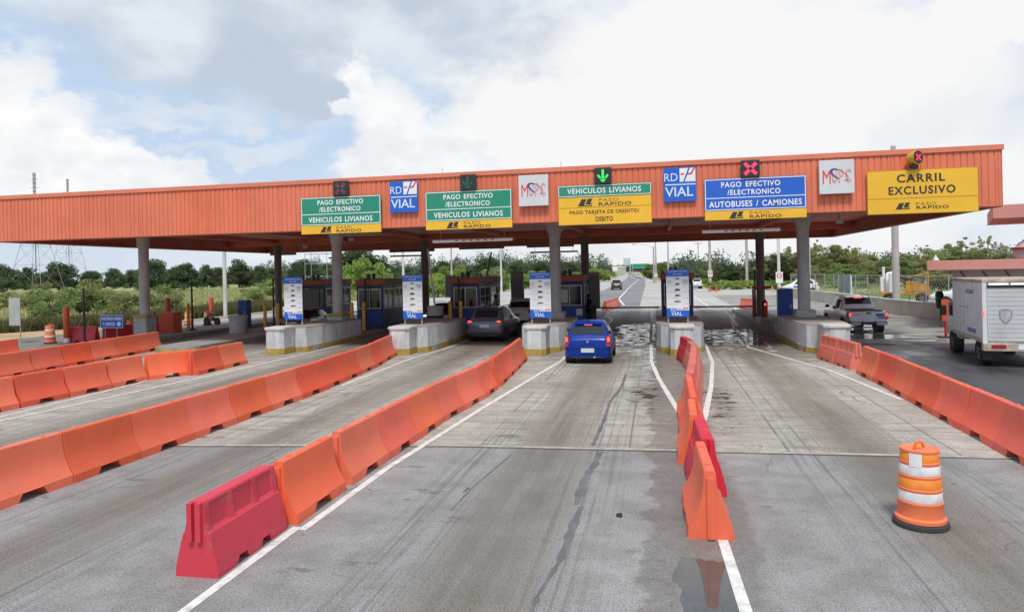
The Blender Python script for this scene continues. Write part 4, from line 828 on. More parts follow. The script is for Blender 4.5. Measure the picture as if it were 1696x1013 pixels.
# drums
def drum_parts(t, simple=False):
    pr = [(.30, .08), (.30, .12), (.27, .14), (.262, .30), (.268, .31), (.268, .33), (.255, .34), (.25, .47), (.256, .48), (.256, .50), (.245, .51), (.24, .64), (.246, .65), (.246, .67), (.235, .68), (.23, .81), (.236, .82), (.236, .845), (.226, .855), (.222, .97), (.232, .975), (.232, 1.0), (.215, 1.005), (.19, .985), (.02, .975)]
    MB().lathe(pr, 0, 0, 28).build('body', M_DRUM, t, 35)
    MB().lathe([(.325, 0), (.332, .02), (.325, .06), (.29, .072)], 0, 0, 28).build('rubber_base', M_RUBBER, t, 40)
    for z, mt, nm in ((.515, M_REFL, 'white_band'), (.345, M_REFL, 'white_band') if False else (.365, M_REFL, 'white_band'), (.69, M_REFL, 'white_band'), (.865, M_REFO, 'orange_band'), (.52, M_REFO, 'orange_band')): pass
    for z0, z1, r0, mt, nm in ((.345, .465, .2545, M_REFL, 'white_band'), (.515, .635, .2445, M_REFO, 'orange_band'), (.685, .805, .2345, M_REFL, 'white_band'), (.86, .965, .2255, M_REFO, 'orange_band')):
        MB().lathe([(r0 + .0005, z0), (r0 + .003, z0 + .002), (r0 - .0015, z1 - .002), (r0 - .004, z1)], 0, 0, 28).build(nm, mt, t, 50)
    MB().loft([[(.13 * math.cos(a) * .55, -.02 * 0 + d, 1.0 + .10 * math.sin(a)) for d in (-.022, .022)] + [(.10 * math.cos(a) * .55, d, 1.0 + .07 * math.sin(a)) for d in (.022, -.022)] for a in [math.pi * k / 8 for k in range(9)]]).build('handle', M_DRUM, t, 40)
d0 = thing('traffic_drum', 'large orange traffic drum with white bands standing in the right lane', 'drum', (3.33, 9.95, 0), R(20), 'orange traffic drums'); drum_parts(d0)
st = MB()
for k in range(5): a0, a1 = R(-140 + k * 8), R(-132 + k * 8); st.add([(.2495 * math.cos(a), .2495 * math.sin(a), z) for a, z in ((a0, .70), (a1, .70), (a1, .965), (a0, .965))], [(0, 1, 2, 3)])
for x, y, lb in ((-33.0, 32.6, 'orange traffic drum at far left beside the tall orange post'), (-34.0, 45.6, 'orange traffic drum behind the left column, left one of two'), (-32.4, 45.6, 'orange traffic drum behind the left column, right one of two'), (-31.2, 36.6, 'orange traffic drum half hidden by the blue notice sign')): copy_tree(d0, (x, y, 0), 0, lb)
MB().add([(.2365 * math.cos(R(-158 + k * 9)), .2365 * math.sin(R(-158 + k * 9)), z) for k in range(5) for z in (.80, .97)], [(2 * k, 2 * k + 2, 2 * k + 3, 2 * k + 1) for k in range(4)]).build('sticker', M_WHITE, d0)
def opost():
    t = link('orange_post', None); MB().lathe([(.15, .25), (.16, .27), (.16, 1.95), (.12, 2.0), (.02, 2.02)], 0, 0, 16).build('tube', M_ORP, t, 40); MB().lathe([(.15, 0), (.15, .248)], 0, 0, 16).build('foot', M_WHITE, t, 40); return t
many(opost, [(-32.3, 33.0, 0, 'tall orange post beside the far left drum'), (-33.4, 47.5, 0, 'tall orange post between the two drums behind the left column'), (-29.6, 37.8, .24, 'tall orange post just right of the far left column')], 'orange posts', 'post')
tag(MB().box(-29.0, -28.0, 36.2, 37.0, .24, 1.45, .03).build('orange_crate', M_ORP), 'orange box standing right of the far left column', 'box')
# blue notice board
t = thing('notice_sign', 'blue notice sign on thin legs left of the far left column', 'sign', (-29.55, 33.2, 0)); MB().box(-.74, .74, -.02, .02, .78, 1.52, .006).build('panel', M_BLUE, t)
f = MB(); border(f, -.73, .73, .79, 1.51, -.021, .02, .004); f.build('border', M_LET, t); l = LB(); put_text(l, 'MANTENGA ORDEN', -.64, .64, 1.22, 1.40, -.022, .02); put_text(l, 'Y LIMPIEZA', -.58, .24, .92, 1.10, -.022, .02); l.build('lettering', M_LET, t); MB().lathe([(.02, .027), (.12, .026), (.12, .022)], .48, 0, 16, 'y', 1.01).build('emblem', M_LETB, t)
for s in (-.45, .3): MB().tube((s, .03, 0), (s, .03, 1.4), .018).build('leg', M_GALV, t)
t = thing('road_sign', 'grey backed road sign cut by the left edge of the view', 'sign', (-35.2, 32.5, 0)); MB().box(-.4, .36, -.02, .02, 1.0, 2.55, .01).build('panel', M_GALV, t); MB().tube((.3, .04, 0), (.3, .04, 2.4), .03).build('post', M_GALV, t)
# parked motorcycle behind drums
t = thing('motorcycle', 'dark parked motorcycle beside the right drum behind the left column', 'motorcycle', (-30.9, 44.6, 0), R(70))
for y in (0, 1.25): MB().lathe([(.22, -.05), (.30, -.05), (.31, 0), (.30, .05), (.22, .05)], 0, y, 18, 'x', .31).build('wheel', M_TYRE, t, 40)
MB().box(-.12, .12, .35, .85, .35, .62, .04).build('engine', M_DGREY, t); MB().box(-.13, .13, .65, 1.05, .72, .92, .05).build('tank', M_REDP, t); MB().box(-.12, .12, .0, .66, .74, .84, .03).build('seat', M_BLACK, t)
MB().path([(0, 1.25, .31), (0, 1.05, .95)], .035).path([(-.32, .95, 1.08), (0, 1.03, .98), (.32, .95, 1.08)], .018).build('fork', M_BLACK, t); MB().lathe([(.02, .1), (.09, .1), (.07, 0)], 0, 1.12, 12, 'z', .85).build('headlamp', M_LENS, t)
# ---------------------------------------------------------------- vehicles
def samp(keys, y):
    if y <= keys[0][0]: return keys[0][1:]
    for a, b in zip(keys, keys[1:]):
        if y <= b[0]: t = (y - a[0]) / (b[0] - a[0]); return tuple(p + (q - p) * t for p, q in zip(a[1:], b[1:]))
    return keys[-1][1:]
def section(v):
    zb, w_, zs, wt, zt = v; g = max(0.0, zt - zs)
    return [(0, zb), (.86 * w_, zb), (.965 * w_, zb + .09), (w_, zb + .5 * (zs - zb)), (.985 * w_, zs - .07), (.945 * w_, zs), (.93 * w_ + (wt - .93 * w_) * .35, zs + g * .40), (.93 * w_ + (wt - .93 * w_) * .9, zs + g * .84), (wt * .90, zs + g * .955), (wt * .5, zt), (0, zt + .008)]
class Car:
    def __init__(s, t, keys, paint):
        s.t = t; s.keys = keys; s.L = keys[-1][0]; n = 64
        ys = sorted(set([keys[0][0], keys[-1][0]] + [s.L * k / n for k in range(n + 1)] + [.02, .05, .09]))
        def sm(y): 
            h = min(.09, y, s.L - y); q = [samp(keys, y + d * h) for d in (-1, -.5, 0, .5, 1)]; return tuple(sum(c) / 5 for c in zip(*q))
        s.sm = sm; rings = []
        for y in ys:
            p = section(sm(y)); rings.append([(x, y, z) for x, z in p] + [(-x, y, z) for x, z in reversed(p[1:-1])])
        o = MB().loft(rings).build('body', paint, t, 40); s.body = o
    def at(s, y, q):
        p = section(s.sm(y)); k = 10 - abs(q); i = min(9, int(k)); f = k - i; x = p[i][0] + (p[i + 1][0] - p[i][0]) * f; z = p[i][1] + (p[i + 1][1] - p[i][1]) * f
        return Vector((x if q >= 0 else -x, y, z))
    def patch(s, name, mat, c, off=.008, n=10, m=8, parent=None):
        """c: four corners (y, q) lower-rear, lower-front, upper-front, upper-rear"""
        def P(u, v):
            a = [c[0][i] + (c[1][i] - c[0][i]) * u for i in (0, 1)]; b = [c[3][i] + (c[2][i] - c[3][i]) * u for i in (0, 1)]; return a[0] + (b[0] - a[0]) * v, a[1] + (b[1] - a[1]) * v
        V = []
        for j in range(m + 1):
            for i in range(n + 1):
                y, q = P(i / n, j / m); p = s.at(y, q); e = .004
                d1 = s.at(min(s.L, y + e * 4), q) - s.at(max(0, y - e * 4), q); d2 = s.at(y, q + .05) - s.at(y, q - .05); nn = d1.cross(d2)
                if nn.length < 1e-9: nn = Vector((0, 0, 1))
                nn.normalize()
                if nn.dot(p - Vector((0, y, .6))) < 0: nn = -nn
                V.append(p + nn * off)
        return MB().add(V, [(j * (n + 1) + i, j * (n + 1) + i + 1, (j + 1) * (n + 1) + i + 1, (j + 1) * (n + 1) + i) for j in range(m) for i in range(n)]).build(name, mat, parent or s.t, 60)
WH = {}
def wheels(t, ys, hw, r, wd=.2, rim=M_RIM):
    key = (r, wd)
    if key not in WH:
        a = MB().lathe([(r * .62, -wd / 2), (r * .93, -wd / 2), (r, -wd / 2 + .03), (r, wd / 2 - .03), (r * .93, wd / 2), (r * .62, wd / 2)], 0, 0, 28, 'x').build('wheel', M_TYRE, None, 40)
        b = MB()
        for s in (-1, 1):
            b.lathe([(r * .58, s * (wd / 2 - .035)), (r * .63, s * (wd / 2 - .006)), (r * .56, s * (wd / 2 - .002)), (r * .54, s * (wd / 2 - .03))], 0, 0, 24, 'x')
            for k in range(6): an = 2 * math.pi * k / 6; b.tube((s * (wd / 2 - .025), .04 * math.cos(an), .04 * math.sin(an)), (s * (wd / 2 - .015), r * .57 * math.cos(an), r * .57 * math.sin(an)), r * .075, n=6)
        c = b.build('rim', rim, None, 40); WH[key] = (a.data, c.data); bpy.data.objects.remove(a); bpy.data.objects.remove(c)
    for y in ys:
        for s in (-1, 1):
            o = link('wheel', WH[key][0], t, (s * (hw - wd / 2 + .012), y, r)); link('rim', WH[key][1], o)
    for y in ys:
        for s in (-1, 1): MB().lathe([(.02, s * (hw - .3)), (r + .065, s * (hw - .3)), (r + .07, s * (hw + .006)), (r + .03, s * (hw + .006)), (.02, s * (hw - .12))], 0, y, 26, 'x', r).build('wheel_arch', M_BLACK, t, 40)
def rear_kit(t, L, hw, z_l, plate_z, y=0, tail=M_TAIL, lw=.2, lh=.26, inset=.10, lean=0):
    for s in (-1, 1):
        x = s * (hw - inset); mb = MB(); mb.loft([[(x - lw / 2, y - .02, z_l - lh / 2), (x + lw / 2, y + .01, z_l - lh / 2), (x + lw / 2 - s * lean - (lean if s < 0 else 0), y + .02, z_l + lh / 2), (x - lw / 2 - s * lean + (lean if s > 0 else 0), y + .02, z_l + lh / 2)], [(x - lw / 2, y + .3, z_l - lh / 2), (x + lw / 2, y + .3, z_l - lh / 2), (x + lw / 2, y + .3, z_l + lh / 2), (x - lw / 2, y + .3, z_l + lh / 2)]])
        o = mb.build('tail_lamp', M_TAILD, t); MB().box(x - lw * .28, x + lw * .28, y - .034, y - .015, z_l - lh * .05, z_l + lh * .36, .006).build('lamp_glow', tail, o)
    MB().box(-.24, .24, y - .035, y - .012, plate_z - .075, plate_z + .075, .004).build('licence_plate', M_PLATE, t)
def mirrors(t, y, x, z, paint):
    for s in (-1, 1): MB().box(min(s * x, s * (x + .2)), max(s * x, s * (x + .2)), y, y + .1, z, z + .15, .03).build('side_mirror', paint, t, 50)

# blue hatchback
t = thing('hatchback_car', 'blue hatchback car with lit red tail lamps entering the centre lane', 'car', (-2.47, 25.35, 0), R(.5))
K = [(0, .27, .70, .74, .58, .80), (.03, .22, .78, .84, .66, .90), (.09, .19, .82, .92, .66, .985), (.17, .18, .84, .97, .63, 1.05), (.46, .19, .845, .98, .62, 1.38), (.56, .20, .845, .98, .60, 1.45), (.8, .20, .845, .975, .58, 1.495), (1.6, .20, .845, .96, .55, 1.515), (2.1, .20, .845, .95, .55, 1.49), (2.85, .20, .84, .92, .58, 1.03), (3.3, .22, .82, .86, .60, .93), (3.62, .26, .76, .74, .52, .80), (3.70, .32, .66, .64, .45, .68)]
c = Car(t, K, M_CBLUE)
c.patch('rear_window', M_GLASS, [(.205, -1.75), (.205, 1.75), (.50, 1.75), (.50, -1.75)] if False else [(.175, -2.7), (.45, -2.5), (.45, 2.5), (.175, 2.7)], .008, 8, 16)
for s in (-1, 1):
    c.patch('side_window', M_GLASS, [(.85, s * 4.75), (1.55, s * 4.75), (1.55, s * 3.1), (1.0, s * 3.1)]); c.patch('side_window', M_GLASS, [(1.65, s * 4.75), (2.65, s * 4.75), (2.1, s * 3.1), (1.65, s * 3.1)])
    c.patch('quarter_window', M_GLASS, [(.42, s * 4.75), (.78, s * 4.75), (.9, s * 3.1), (.66, s * 3.1)])
c.patch('windscreen', M_GLASS, [(2.14, -1.9), (2.78, -1.9), (2.78, 1.9), (2.14, 1.9)], .008, 8, 14)
wheels(t, (.62, 3.0), .845, .31); mirrors(t, 2.45, .84, .98, M_BLACK)
rear_kit(t, 3.7, .845, .84, .50, .0, lw=.16, lh=.40, inset=.085, lean=.05)
MB().box(-.15, .15, .44, .48, 1.385, 1.42, .01).build('brake_light', M_TAIL, t); MB().loft([[(-.50, .43, 1.415), (.50, .43, 1.415), (.50, .66, 1.475), (-.50, .66, 1.475)], [(-.50, .41, 1.43), (.50, .41, 1.43), (.50, .66, 1.50), (-.50, .66, 1.50)]]).build('spoiler', M_CBLUE, t, 40)
MB().lathe([(.02, .03), (.045, .028), (.045, .0)], 0, .02, 14, 'y', .82).build('badge', M_RIM, t); MB().box(-.80, .80, -.012, .05, .56, .575).build('bumper_line', plain('dark_blue_trim', (.004, .015, .14), .4, .1, 3), t); MB().box(-.62, .62, -.004, .1, .20, .27, .02).build('lower_bumper', M_BLACK, t)
MB().lathe([(.035, .10), (.035, -.03), (.028, -.03), (.028, .08)], .25, .0, 12, 'y', .26).build('exhaust', M_GALV, t); MB().box(-.33, .33, -.006, .03, .70, .72).build('tailgate_handle', MATS['dark_blue_trim'], t)
sm_ = plain('seam_dark', (.004, .006, .02), .6, .1, 3)
for sx in (-1, 1): MB().tube((sx * .66, .052, .93), (sx * .60, -.004, .60), .006, n=5).build('tailgate_seam', sm_, t)
MB().tube((-.60, -.004, .60), (.60, -.004, .60), .006, n=5).build('tailgate_seam', sm_, t); MB().tube((.0, .155, 1.04), (-.36, .235, 1.12), .008, n=5).build('wiper', M_BLACK, t)
MB().tube((.0, .9, 1.50), (.0, .55, 1.75), .008).build('antenna', M_BLACK, t)

def suv(name, label, loc, rz, paint, lit=True, h=1.68, hw=.91, L=4.4):
    t = thing(name, label, 'car', loc, rz); q = h / 1.68
    K = [(0, .45, .80, .88, .70, .98), (.06, .36, .88, .98 * q, .78, 1.06 * q), (.14, .30, .905, 1.06 * q, .76, 1.10 * q), (.24, .27, hw, 1.09 * q, .72, 1.16 * q), (.62, .26, hw, 1.09 * q, .67, 1.55 * q), (.78, .26, hw, 1.085 * q, .66, 1.62 * q), (1.1, .26, hw, 1.07 * q, .66, 1.66 * q), (1.9, .26, hw, 1.04 * q, .67, 1.68 * q), (2.5, .26, hw, 1.03 * q, .66, 1.64 * q), (3.35, .26, hw, 1.01 * q, .66, 1.12 * q), (3.9, .28, hw - .03, .95, .66, 1.02), (4.3, .34, .82, .80, .58, .88), (L, .40, .72, .70, .5, .75)]
    c = Car(t, K, paint)
    c.patch('rear_window', M_GLASS, [(.26, -1.85), (.60, -1.85), (.60, 1.85), (.26, 1.85)], .008, 8, 16)
    for s in (-1, 1):
        c.patch('side_window', M_GLASS, [(1.15, s * 4.75), (1.95, s * 4.75), (1.95, s * 3.1), (1.25, s * 3.1)]); c.patch('side_window', M_GLASS, [(2.05, s * 4.75), (3.1, s * 4.75), (2.55, s * 3.1), (2.05, s * 3.1)]); c.patch('quarter_window', M_GLASS, [(.62, s * 4.7), (1.07, s * 4.7), (1.15, s * 3.2), (.95, s * 3.2)])
        MB().path([(s * .60, .85, 1.62 * q), (s * .615, .95, 1.71 * q), (s * .625, 2.4, 1.72 * q), (s * .61, 2.55, 1.64 * q)], .02, 8).build('roof_rail', M_ALU, t, 40)
        MB().box(min(s * .62, s * .86), max(s * .62, s * .86), -.014, .04, .50, .58, .008).build('reflector', M_TAILD, t)
    c.patch('windscreen', M_GLASS, [(2.55, -1.9), (3.28, -1.9), (3.28, 1.9), (2.55, 1.9)], .008, 8, 14)
    wheels(t, (.80, 3.45), hw, .35, .22); mirrors(t, 2.9, hw + .01, 1.08 * q, paint)
    rear_kit(t, L, hw, .98 * q, .80 * q, .0, M_TAIL if lit else M_TAILD, .32, .20, .17); MB().box(-.72, .72, -.02, .1, .26, .48, .03).build('lower_bumper', M_BLACK, t); MB().loft([[(-.64, .56, 1.60 * q), (.64, .56, 1.60 * q), (.62, .9, 1.645 * q), (-.62, .9, 1.645 * q)], [(-.64, .50, 1.625 * q), (.64, .50, 1.625 * q), (.62, .9, 1.675 * q), (-.62, .9, 1.675 * q)]]).build('spoiler', paint, t, 40)
    MB().lathe([(.02, .03), (.05, .028), (.05, .0)], 0, .03, 14, 'y', .95 * q).build('badge', M_RIM, t)
    for s in (-1, 1): MB().box(min(s * .50, s * .80), max(s * .50, s * .80), L - .22, L - .03, .72, .88, .03).build('headlamp', M_LENS, t)
    return t, c
suv('suv_car', 'grey blue suv with red tail lamps waiting in the lane left of the blue car', (-8.28, 33.15, 0), R(-2), M_CGREY)
suv('suv_car', 'silver suv ahead of the grey blue suv, passing the booth', (-8.2, 41.6, 0), R(0), plain('silver_van_paint', (.78, .79, .80), .5, .05, .8), False, 1.75)
suv('suv_car', 'dark suv driving away on the highway beyond the gate arm', (-6.6, 121, 0), R(2), M_CPURP, False, 1.75)
suv('suv_car', 'small pale car farthest away on the highway, left one of two', (-6.7, 286, 0), R(3), M_CWHITE, False, 1.6); suv('suv_car', 'small pale car farthest away on the highway, right one of two', (-3.9, 286, 0), R(3), M_CSILV, False, 1.6)
suv('suv_car', 'white suv parked at the roadside right of the rightmost price board', (6.9, 121, 0), R(4), M_CWHITE, False, 1.7)
t, c = suv('suv_car', 'dark car pulled up left of the leftmost price board', (-20.6, 36.8, 0), R(2), M_CBLACK, False, 1.5)
t, c = suv('suv_car', 'dark car facing the viewer beside the leaning white pole', (-13.1, 44.6, 0), R(180), M_CBLACK, False, 1.6)
for s in (-1, 1): MB().lathe([(.02, 4.43), (.09, 4.42), (.10, 4.36)], s * .66, 0, 14, 'y', .84).build('headlamp_glow', M_HEAD, t) if False else MB().lathe([(.02, .06), (.09, .05), (.10, .0)], s * .66, 4.34, 14, 'z', .86).build('headlamp_glow', M_HEAD if s > 0 else M_LENS, t)
t, c = suv('patrol_car', 'white patrol suv with blue side stripe parked behind the right concrete column', (19.8, 92, 0), R(88), M_CWHITE, False, 1.85, L=4.4)
for s in (-1, 1): MB().box(min(s * .915, s * .925), max(s * .915, s * .925), 1.2, 3.0, .80, .98).build('blue_stripe', M_BLUE, t)
MB().box(-.5, .5, 1.7, 1.95, 1.86, 1.98, .03).build('light_bar', M_REDP, t)

# silver pickup
def pickup(name, label, loc, rz, paint, lit=True):
    t = thing(name, label, 'pickup', loc, rz)
    K = [(0, .58, .86, 1.02, .78, 1.07), (.05, .55, .905, 1.06, .84, 1.10), (.15, .50, .925, 1.085, .86, 1.115), (1.45, .48, .925, 1.10, .86, 1.125), (1.53, .47, .925, 1.10, .70, 1.18), (1.62, .47, .925, 1.10, .69, 1.62), (1.72, .46, .925, 1.10, .68, 1.74), (2.6, .45, .925, 1.08, .69, 1.80), (3.1, .45, .925, 1.07, .68, 1.76), (3.95, .45, .92, 1.06, .68, 1.20), (4.6, .45, .90, 1.02, .68, 1.12), (5.1, .50, .85, .90, .6, .98), (5.22, .55, .75, .80, .5, .85)]
    c = Car(t, K, paint)
    MB().box(-.72, .72, .12, 1.50, 1.095, 1.165, .02).build('bed_cover', M_BLACK, t)
    c.patch('rear_window', M_GLASS, [(1.57, -2.0), (1.71, -2.0), (1.71, 2.0), (1.57, 2.0)], .012, 10, 16)
    for s in (-1, 1):
        c.patch('side_window', M_GLASS, [(1.85, s * 4.75), (2.6, s * 4.75), (2.6, s * 3.1), (1.9, s * 3.1)]); c.patch('side_window', M_GLASS, [(2.7, s * 4.75), (3.7, s * 4.75), (3.15, s * 3.1), (2.7, s * 3.1)])
        MB().path([(s * .60, 1.8, 1.74), (s * .615, 1.9, 1.83), (s * .62, 3.0, 1.84), (s * .61, 3.1, 1.76)], .024, 8).build('roof_rail', M_ALU, t, 40)
    c.patch('windscreen', M_GLASS, [(3.15, -1.9), (3.88, -1.9), (3.88, 1.9), (3.15, 1.9)], .008, 8, 14)
    wheels(t, (1.05, 4.2), .925, .38, .25); mirrors(t, 3.35, .93, 1.15, M_BLACK)
    rear_kit(t, 5.2, .925, .90, .665, 0, M_TAIL if lit else M_TAILD, .15, .38, .075); MB().box(-.88, .88, -.06, .14, .46, .60, .03).build('rear_bumper', M_BLACK, t); MB().box(-.85, -.35, -.075, -.05, .42, .58, .02).build('step_pad', M_RIM, t); MB().box(.35, .85, -.075, -.05, .42, .58, .02).build('step_pad', M_RIM, t)
    MB().box(-.19, .19, 1.59, 1.63, 1.70, 1.76, .01).build('brake_light', M_TAIL if lit else M_TAILD, t); MB().box(-.1, .14, -.02, .03, .98, 1.05, .015).build('tailgate_handle', M_BLACK, t)
    return t
t = pickup('pickup_truck', 'silver double cab pickup with lit tail lamps driving away at right', (10.28, 37.2, 0), R(1.5), M_CPICK)
MB().box(.36, .74, -.02, -.004, .86, 1.0).build('sticker', M_BLUE, t); MB().box(.46, .76, -.02, -.004, .755, .83).build('sticker', plain('brown_red_sticker', (.30, .07, .05), .6, .1, 6), t); MB().box(-.66, -.34, -.012, -.004, .93, .965).build('red_lettering', M_LETR, t)
t = pickup('pickup_truck', 'white crew pickup parked behind the beige wall beside the box truck', (26.6, 60.0, 0), R(72), M_CWHITE, False)

# box truck
t = thing('box_truck', 'dirty white box truck with a crest on its rear door at the right edge', 'truck', (11.42, 24.95, 0), R(-9))
X = 1.08
MB().box(-X + .02, X - .02, .06, 4.0, .80, 2.74, .01).build('cargo_box', M_TRUCKW, t); MB().box(-X, X, 0, 4.06, 2.742, 2.86, .02).build('roof_cap', M_RUST, t)
for s in (-1, 1): MB().box(min(s * (X - .13), s * X), max(s * (X - .13), s * X), -.02, .1, .56, 2.74, .01).build('corner_post', M_TRUCKW, t); MB().box(min(s * X, s * (X + .008)), max(s * X, s * (X + .008)), .11, 4.0, .80, .93).build('side_rail', M_RUST, t)
MB().box(-X + .14, X - .14, 0, .055, .86, 2.58, .006).build('roller_door', plain('door_dirty_white', (.54, .565, .575), .55, .07, .9, dirt=.35, dirtcol=(.36, .33, .29)), t)
MB().box(-X + .14, X - .14, -.03, .05, 2.585, 2.66).build('door_header', M_BLACK, t)
for k in range(3): MB().loft([[(-X + .18 + k * .6 + i * .055, -.05 - .012 * math.sin(i * math.pi / 10), 2.665) for i in range(11)], [(-X + .18 + k * .6 + i * .055, -.02, 2.735) for i in range(11)]], close=False, cap=False).build('rolled_tarp', M_WHITE, t, 60)
MB().loft([[(x, -.008, z) for x, z in ((-.62 + .0, 1.86), (-.44, 1.90), (-.26, 1.86), (-.26, 1.64), (-.33, 1.50), (-.44, 1.40), (-.55, 1.50), (-.62, 1.64))], [(x, -.001, z) for x, z in ((-.62, 1.86), (-.44, 1.90), (-.26, 1.86), (-.26, 1.64), (-.33, 1.50), (-.44, 1.40), (-.55, 1.50), (-.62, 1.64))]]).build('crest', plain('crest_grey', (.24, .27, .31), .6, .2, 5), t)
MB().loft([[(-.44 + (x + .44) * .78, -.012, 1.66 + (z - 1.66) * .78) for x, z in ((-.62, 1.86), (-.44, 1.90), (-.26, 1.86), (-.26, 1.64), (-.33, 1.50), (-.44, 1.40), (-.55, 1.50), (-.62, 1.64))], [(-.44 + (x + .44) * .78, -.009, 1.66 + (z - 1.66) * .78) for x, z in ((-.62, 1.86), (-.44, 1.90), (-.26, 1.86), (-.26, 1.64), (-.33, 1.50), (-.44, 1.40), (-.55, 1.50), (-.62, 1.64))]]).build('crest_field', plain('crest_pale', (.40, .43, .46), .6, .2, 6), t)
MB().box(-X, X, -.06, .16, .54, .80, .015).build('rear_bumper', M_RUST, t)
for s in (-1, 1): MB().box(min(s * .45, s * .86), max(s * .45, s * .86), -.075, -.061, .63, .75, .004).build('tail_lamp', M_TAILD, t)
MB().box(-.13, .20, -.075, -.061, .60, .76).build('licence_plate', M_WHITE, t); MB().box(-X - .004, -X + .04, -.03, -.021, 1.66, 1.84).build('side_marker', M_TAIL, t)
for z, a, b, mt in ((2.30, 1.0, 2.2, M_NAVY),): 
    l = LB(); put_text(l, 'ASTRANT', 0, 1.05, 0, .15, 0, .01); o = l.build('lettering', plain('faded_navy', (.12, .14, .32), .7, .2, 4), t); o.rotation_euler = (0, 0, R(-90)); o.location = (-X + .018, 2.1, 2.34)
MB().box(-X + .012, -X + .019, .9, 1.95, 1.02, 1.17).build('blue_strip', plain('faded_blue_strip', (.17, .22, .32), .7, .4, 7), t); l = MB().box(-X + .012, -X + .019, 1.8, 3.1, 1.83, 1.88); l.build('faded_red_strip', plain('faded_pink', (.56, .42, .44), .7, .2, 5), t)
for k in range(7): MB().box(-X + .010, -X + .0195, .62 + k * .56, .645 + k * .56, .94, 2.735).build('side_seam', MATS['door_dirty_white'], t)
for k in range(11): MB().box(-X + .16, X - .16, -.005, -.0005, .98 + k * .145, .988 + k * .145).build('door_slat', MATS['crest_grey'], t)
MB().box(-.40, -.28, .3, 5.4, .55, .78).box(.28, .40, .3, 5.4, .55, .78).build('chassis_rail', M_BLACK, t)
wheels(t, (.95, 4.6), .98, .38, .26); MB().box(-.99, -.70, .40, .43, .20, .60).build('mud_flap', M_BLACK, t); MB().box(.70, .99, .40, .43, .20, .60).build('mud_flap', M_BLACK, t)
K = [(4.12, .55, .90, 1.30, .84, 2.05), (4.2, .52, .93, 1.34, .86, 2.12), (5.2, .50, .94, 1.34, .84, 2.14), (5.5, .50, .94, 1.30, .78, 1.98), (5.78, .50, .93, 1.25, .72, 1.36), (5.9, .52, .90, 1.18, .70, 1.24)]
def shiftcar():
    KK = [(k[0] - 4.12,) + k[1:] for k in K]; e = link('cab', None, t, (0, 4.12, 0)); return e, KK
_sm = Car.__init__
class Cab(Car): pass
cabm = MB(); rr = []
for y in [4.12 + 1.78 * k / 20 for k in range(21)]: p = section(samp(K, y)); rr.append([(x, y, z) for x, z in p] + [(-x, y, z) for x, z in reversed(p[1:-1])])
cabm.loft(rr).build('cab', M_TRUCKW, t, 40); MB().box(-.945, -.925, 4.5, 5.35, 1.36, 1.9, .01).build('side_window', M_GLASS, t); MB().box(.925, .945, 4.5, 5.35, 1.36, 1.9, .01).build('side_window', M_GLASS, t)
for s in (-1, 1): MB().box(min(s * 1.0, s * 1.2), max(s * 1.0, s * 1.2), 5.35, 5.43, 1.35, 1.75, .03).build('side_mirror', M_BLACK, t)
# red traffic post, litter bin
t = thing('panel_post', 'orange red marker post beside the cab of the box truck', 'post', (13.0, 35.2, 0)); MB().box(-.17, .17, -.03, .03, .75, 1.75, .01).build('panel', M_ORP, t); MB().tube((0, 0, 0), (0, 0, .75), .06).build('post', M_REDP, t); MB().box(-.3, .3, -.3, .3, 0, .06, .02).build('foot', M_BLACK, t)
t = thing('litter_bin', 'dark green litter bin on a thin post at the end of the beige wall', 'bin', (16.5, 45.4, 0)); MB().lathe([(.20, .75), (.26, 1.35), (.27, 1.36)], 0, 0, 16).build('bucket', M_DGREEN, t, 40); MB().lathe([(.22, 1.38), (.22, 1.6), (.14, 1.75), (.02, 1.78)], -.04, 0, 16).build('lid', M_BLACK, t, 40); MB().tube((0, 0, 0), (0, 0, .75), .03).build('post', M_DGREY, t)

# ---------------------------------------------------------------- right side: wall, fence, guard house, works truck
def wallpoly(pts, th, z0, z1): 
    P = [Vector(p) for p in pts]; L = []; Rr = []
    for i, p in enumerate(P):
        d = (P[min(i + 1, len(P) - 1)] - P[max(i - 1, 0)]).normalized(); n = Vector((-d.y, d.x)); L.append(p + n * th / 2); Rr.append(p - n * th / 2)
    return MB().loft([[(a.x, a.y, z0), (b.x, b.y, z0), (b.x, b.y, z1), (a.x, a.y, z1)] for a, b in zip(L, Rr)])
WP = [(14.6, 88), (15.25, 74), (15.95, 62), (16.05, 53), (16.95, 45.8)]
t = thing('boundary_wall', 'long low beige concrete wall behind the silver pickup', 'wall'); wallpoly(WP, .3, 0, .93).build('wall', M_BEIGE, t); wallpoly(WP, .34, .932, 1.0).build('coping', plain('wall_coping', (.56, .53, .47), .9, .1, .6), t)
t = thing('chain_link_fence', 'galvanised chain link fence behind the beige wall', 'fence'); FP = [(17.5, 97), (19.6, 88), (21.0, 76), (22.2, 64), (24.6, 52)]
pts = []
for a, b in zip(FP, FP[1:]):
    n = 4
    for k in range(n): pts.append((a[0] + (b[0] - a[0]) * k / n, a[1] + (b[1] - a[1]) * k / n))
pts.append(FP[-1])
for x, y in pts: MB().tube((x, y, 0), (x, y, 2.45), .045).build('post', M_GALV, t)
for z in (2.38, 1.1): MB().path([(x, y, z) for x, y in FP], .022, 6).build('rail', M_GALV, t)
mb = MB()
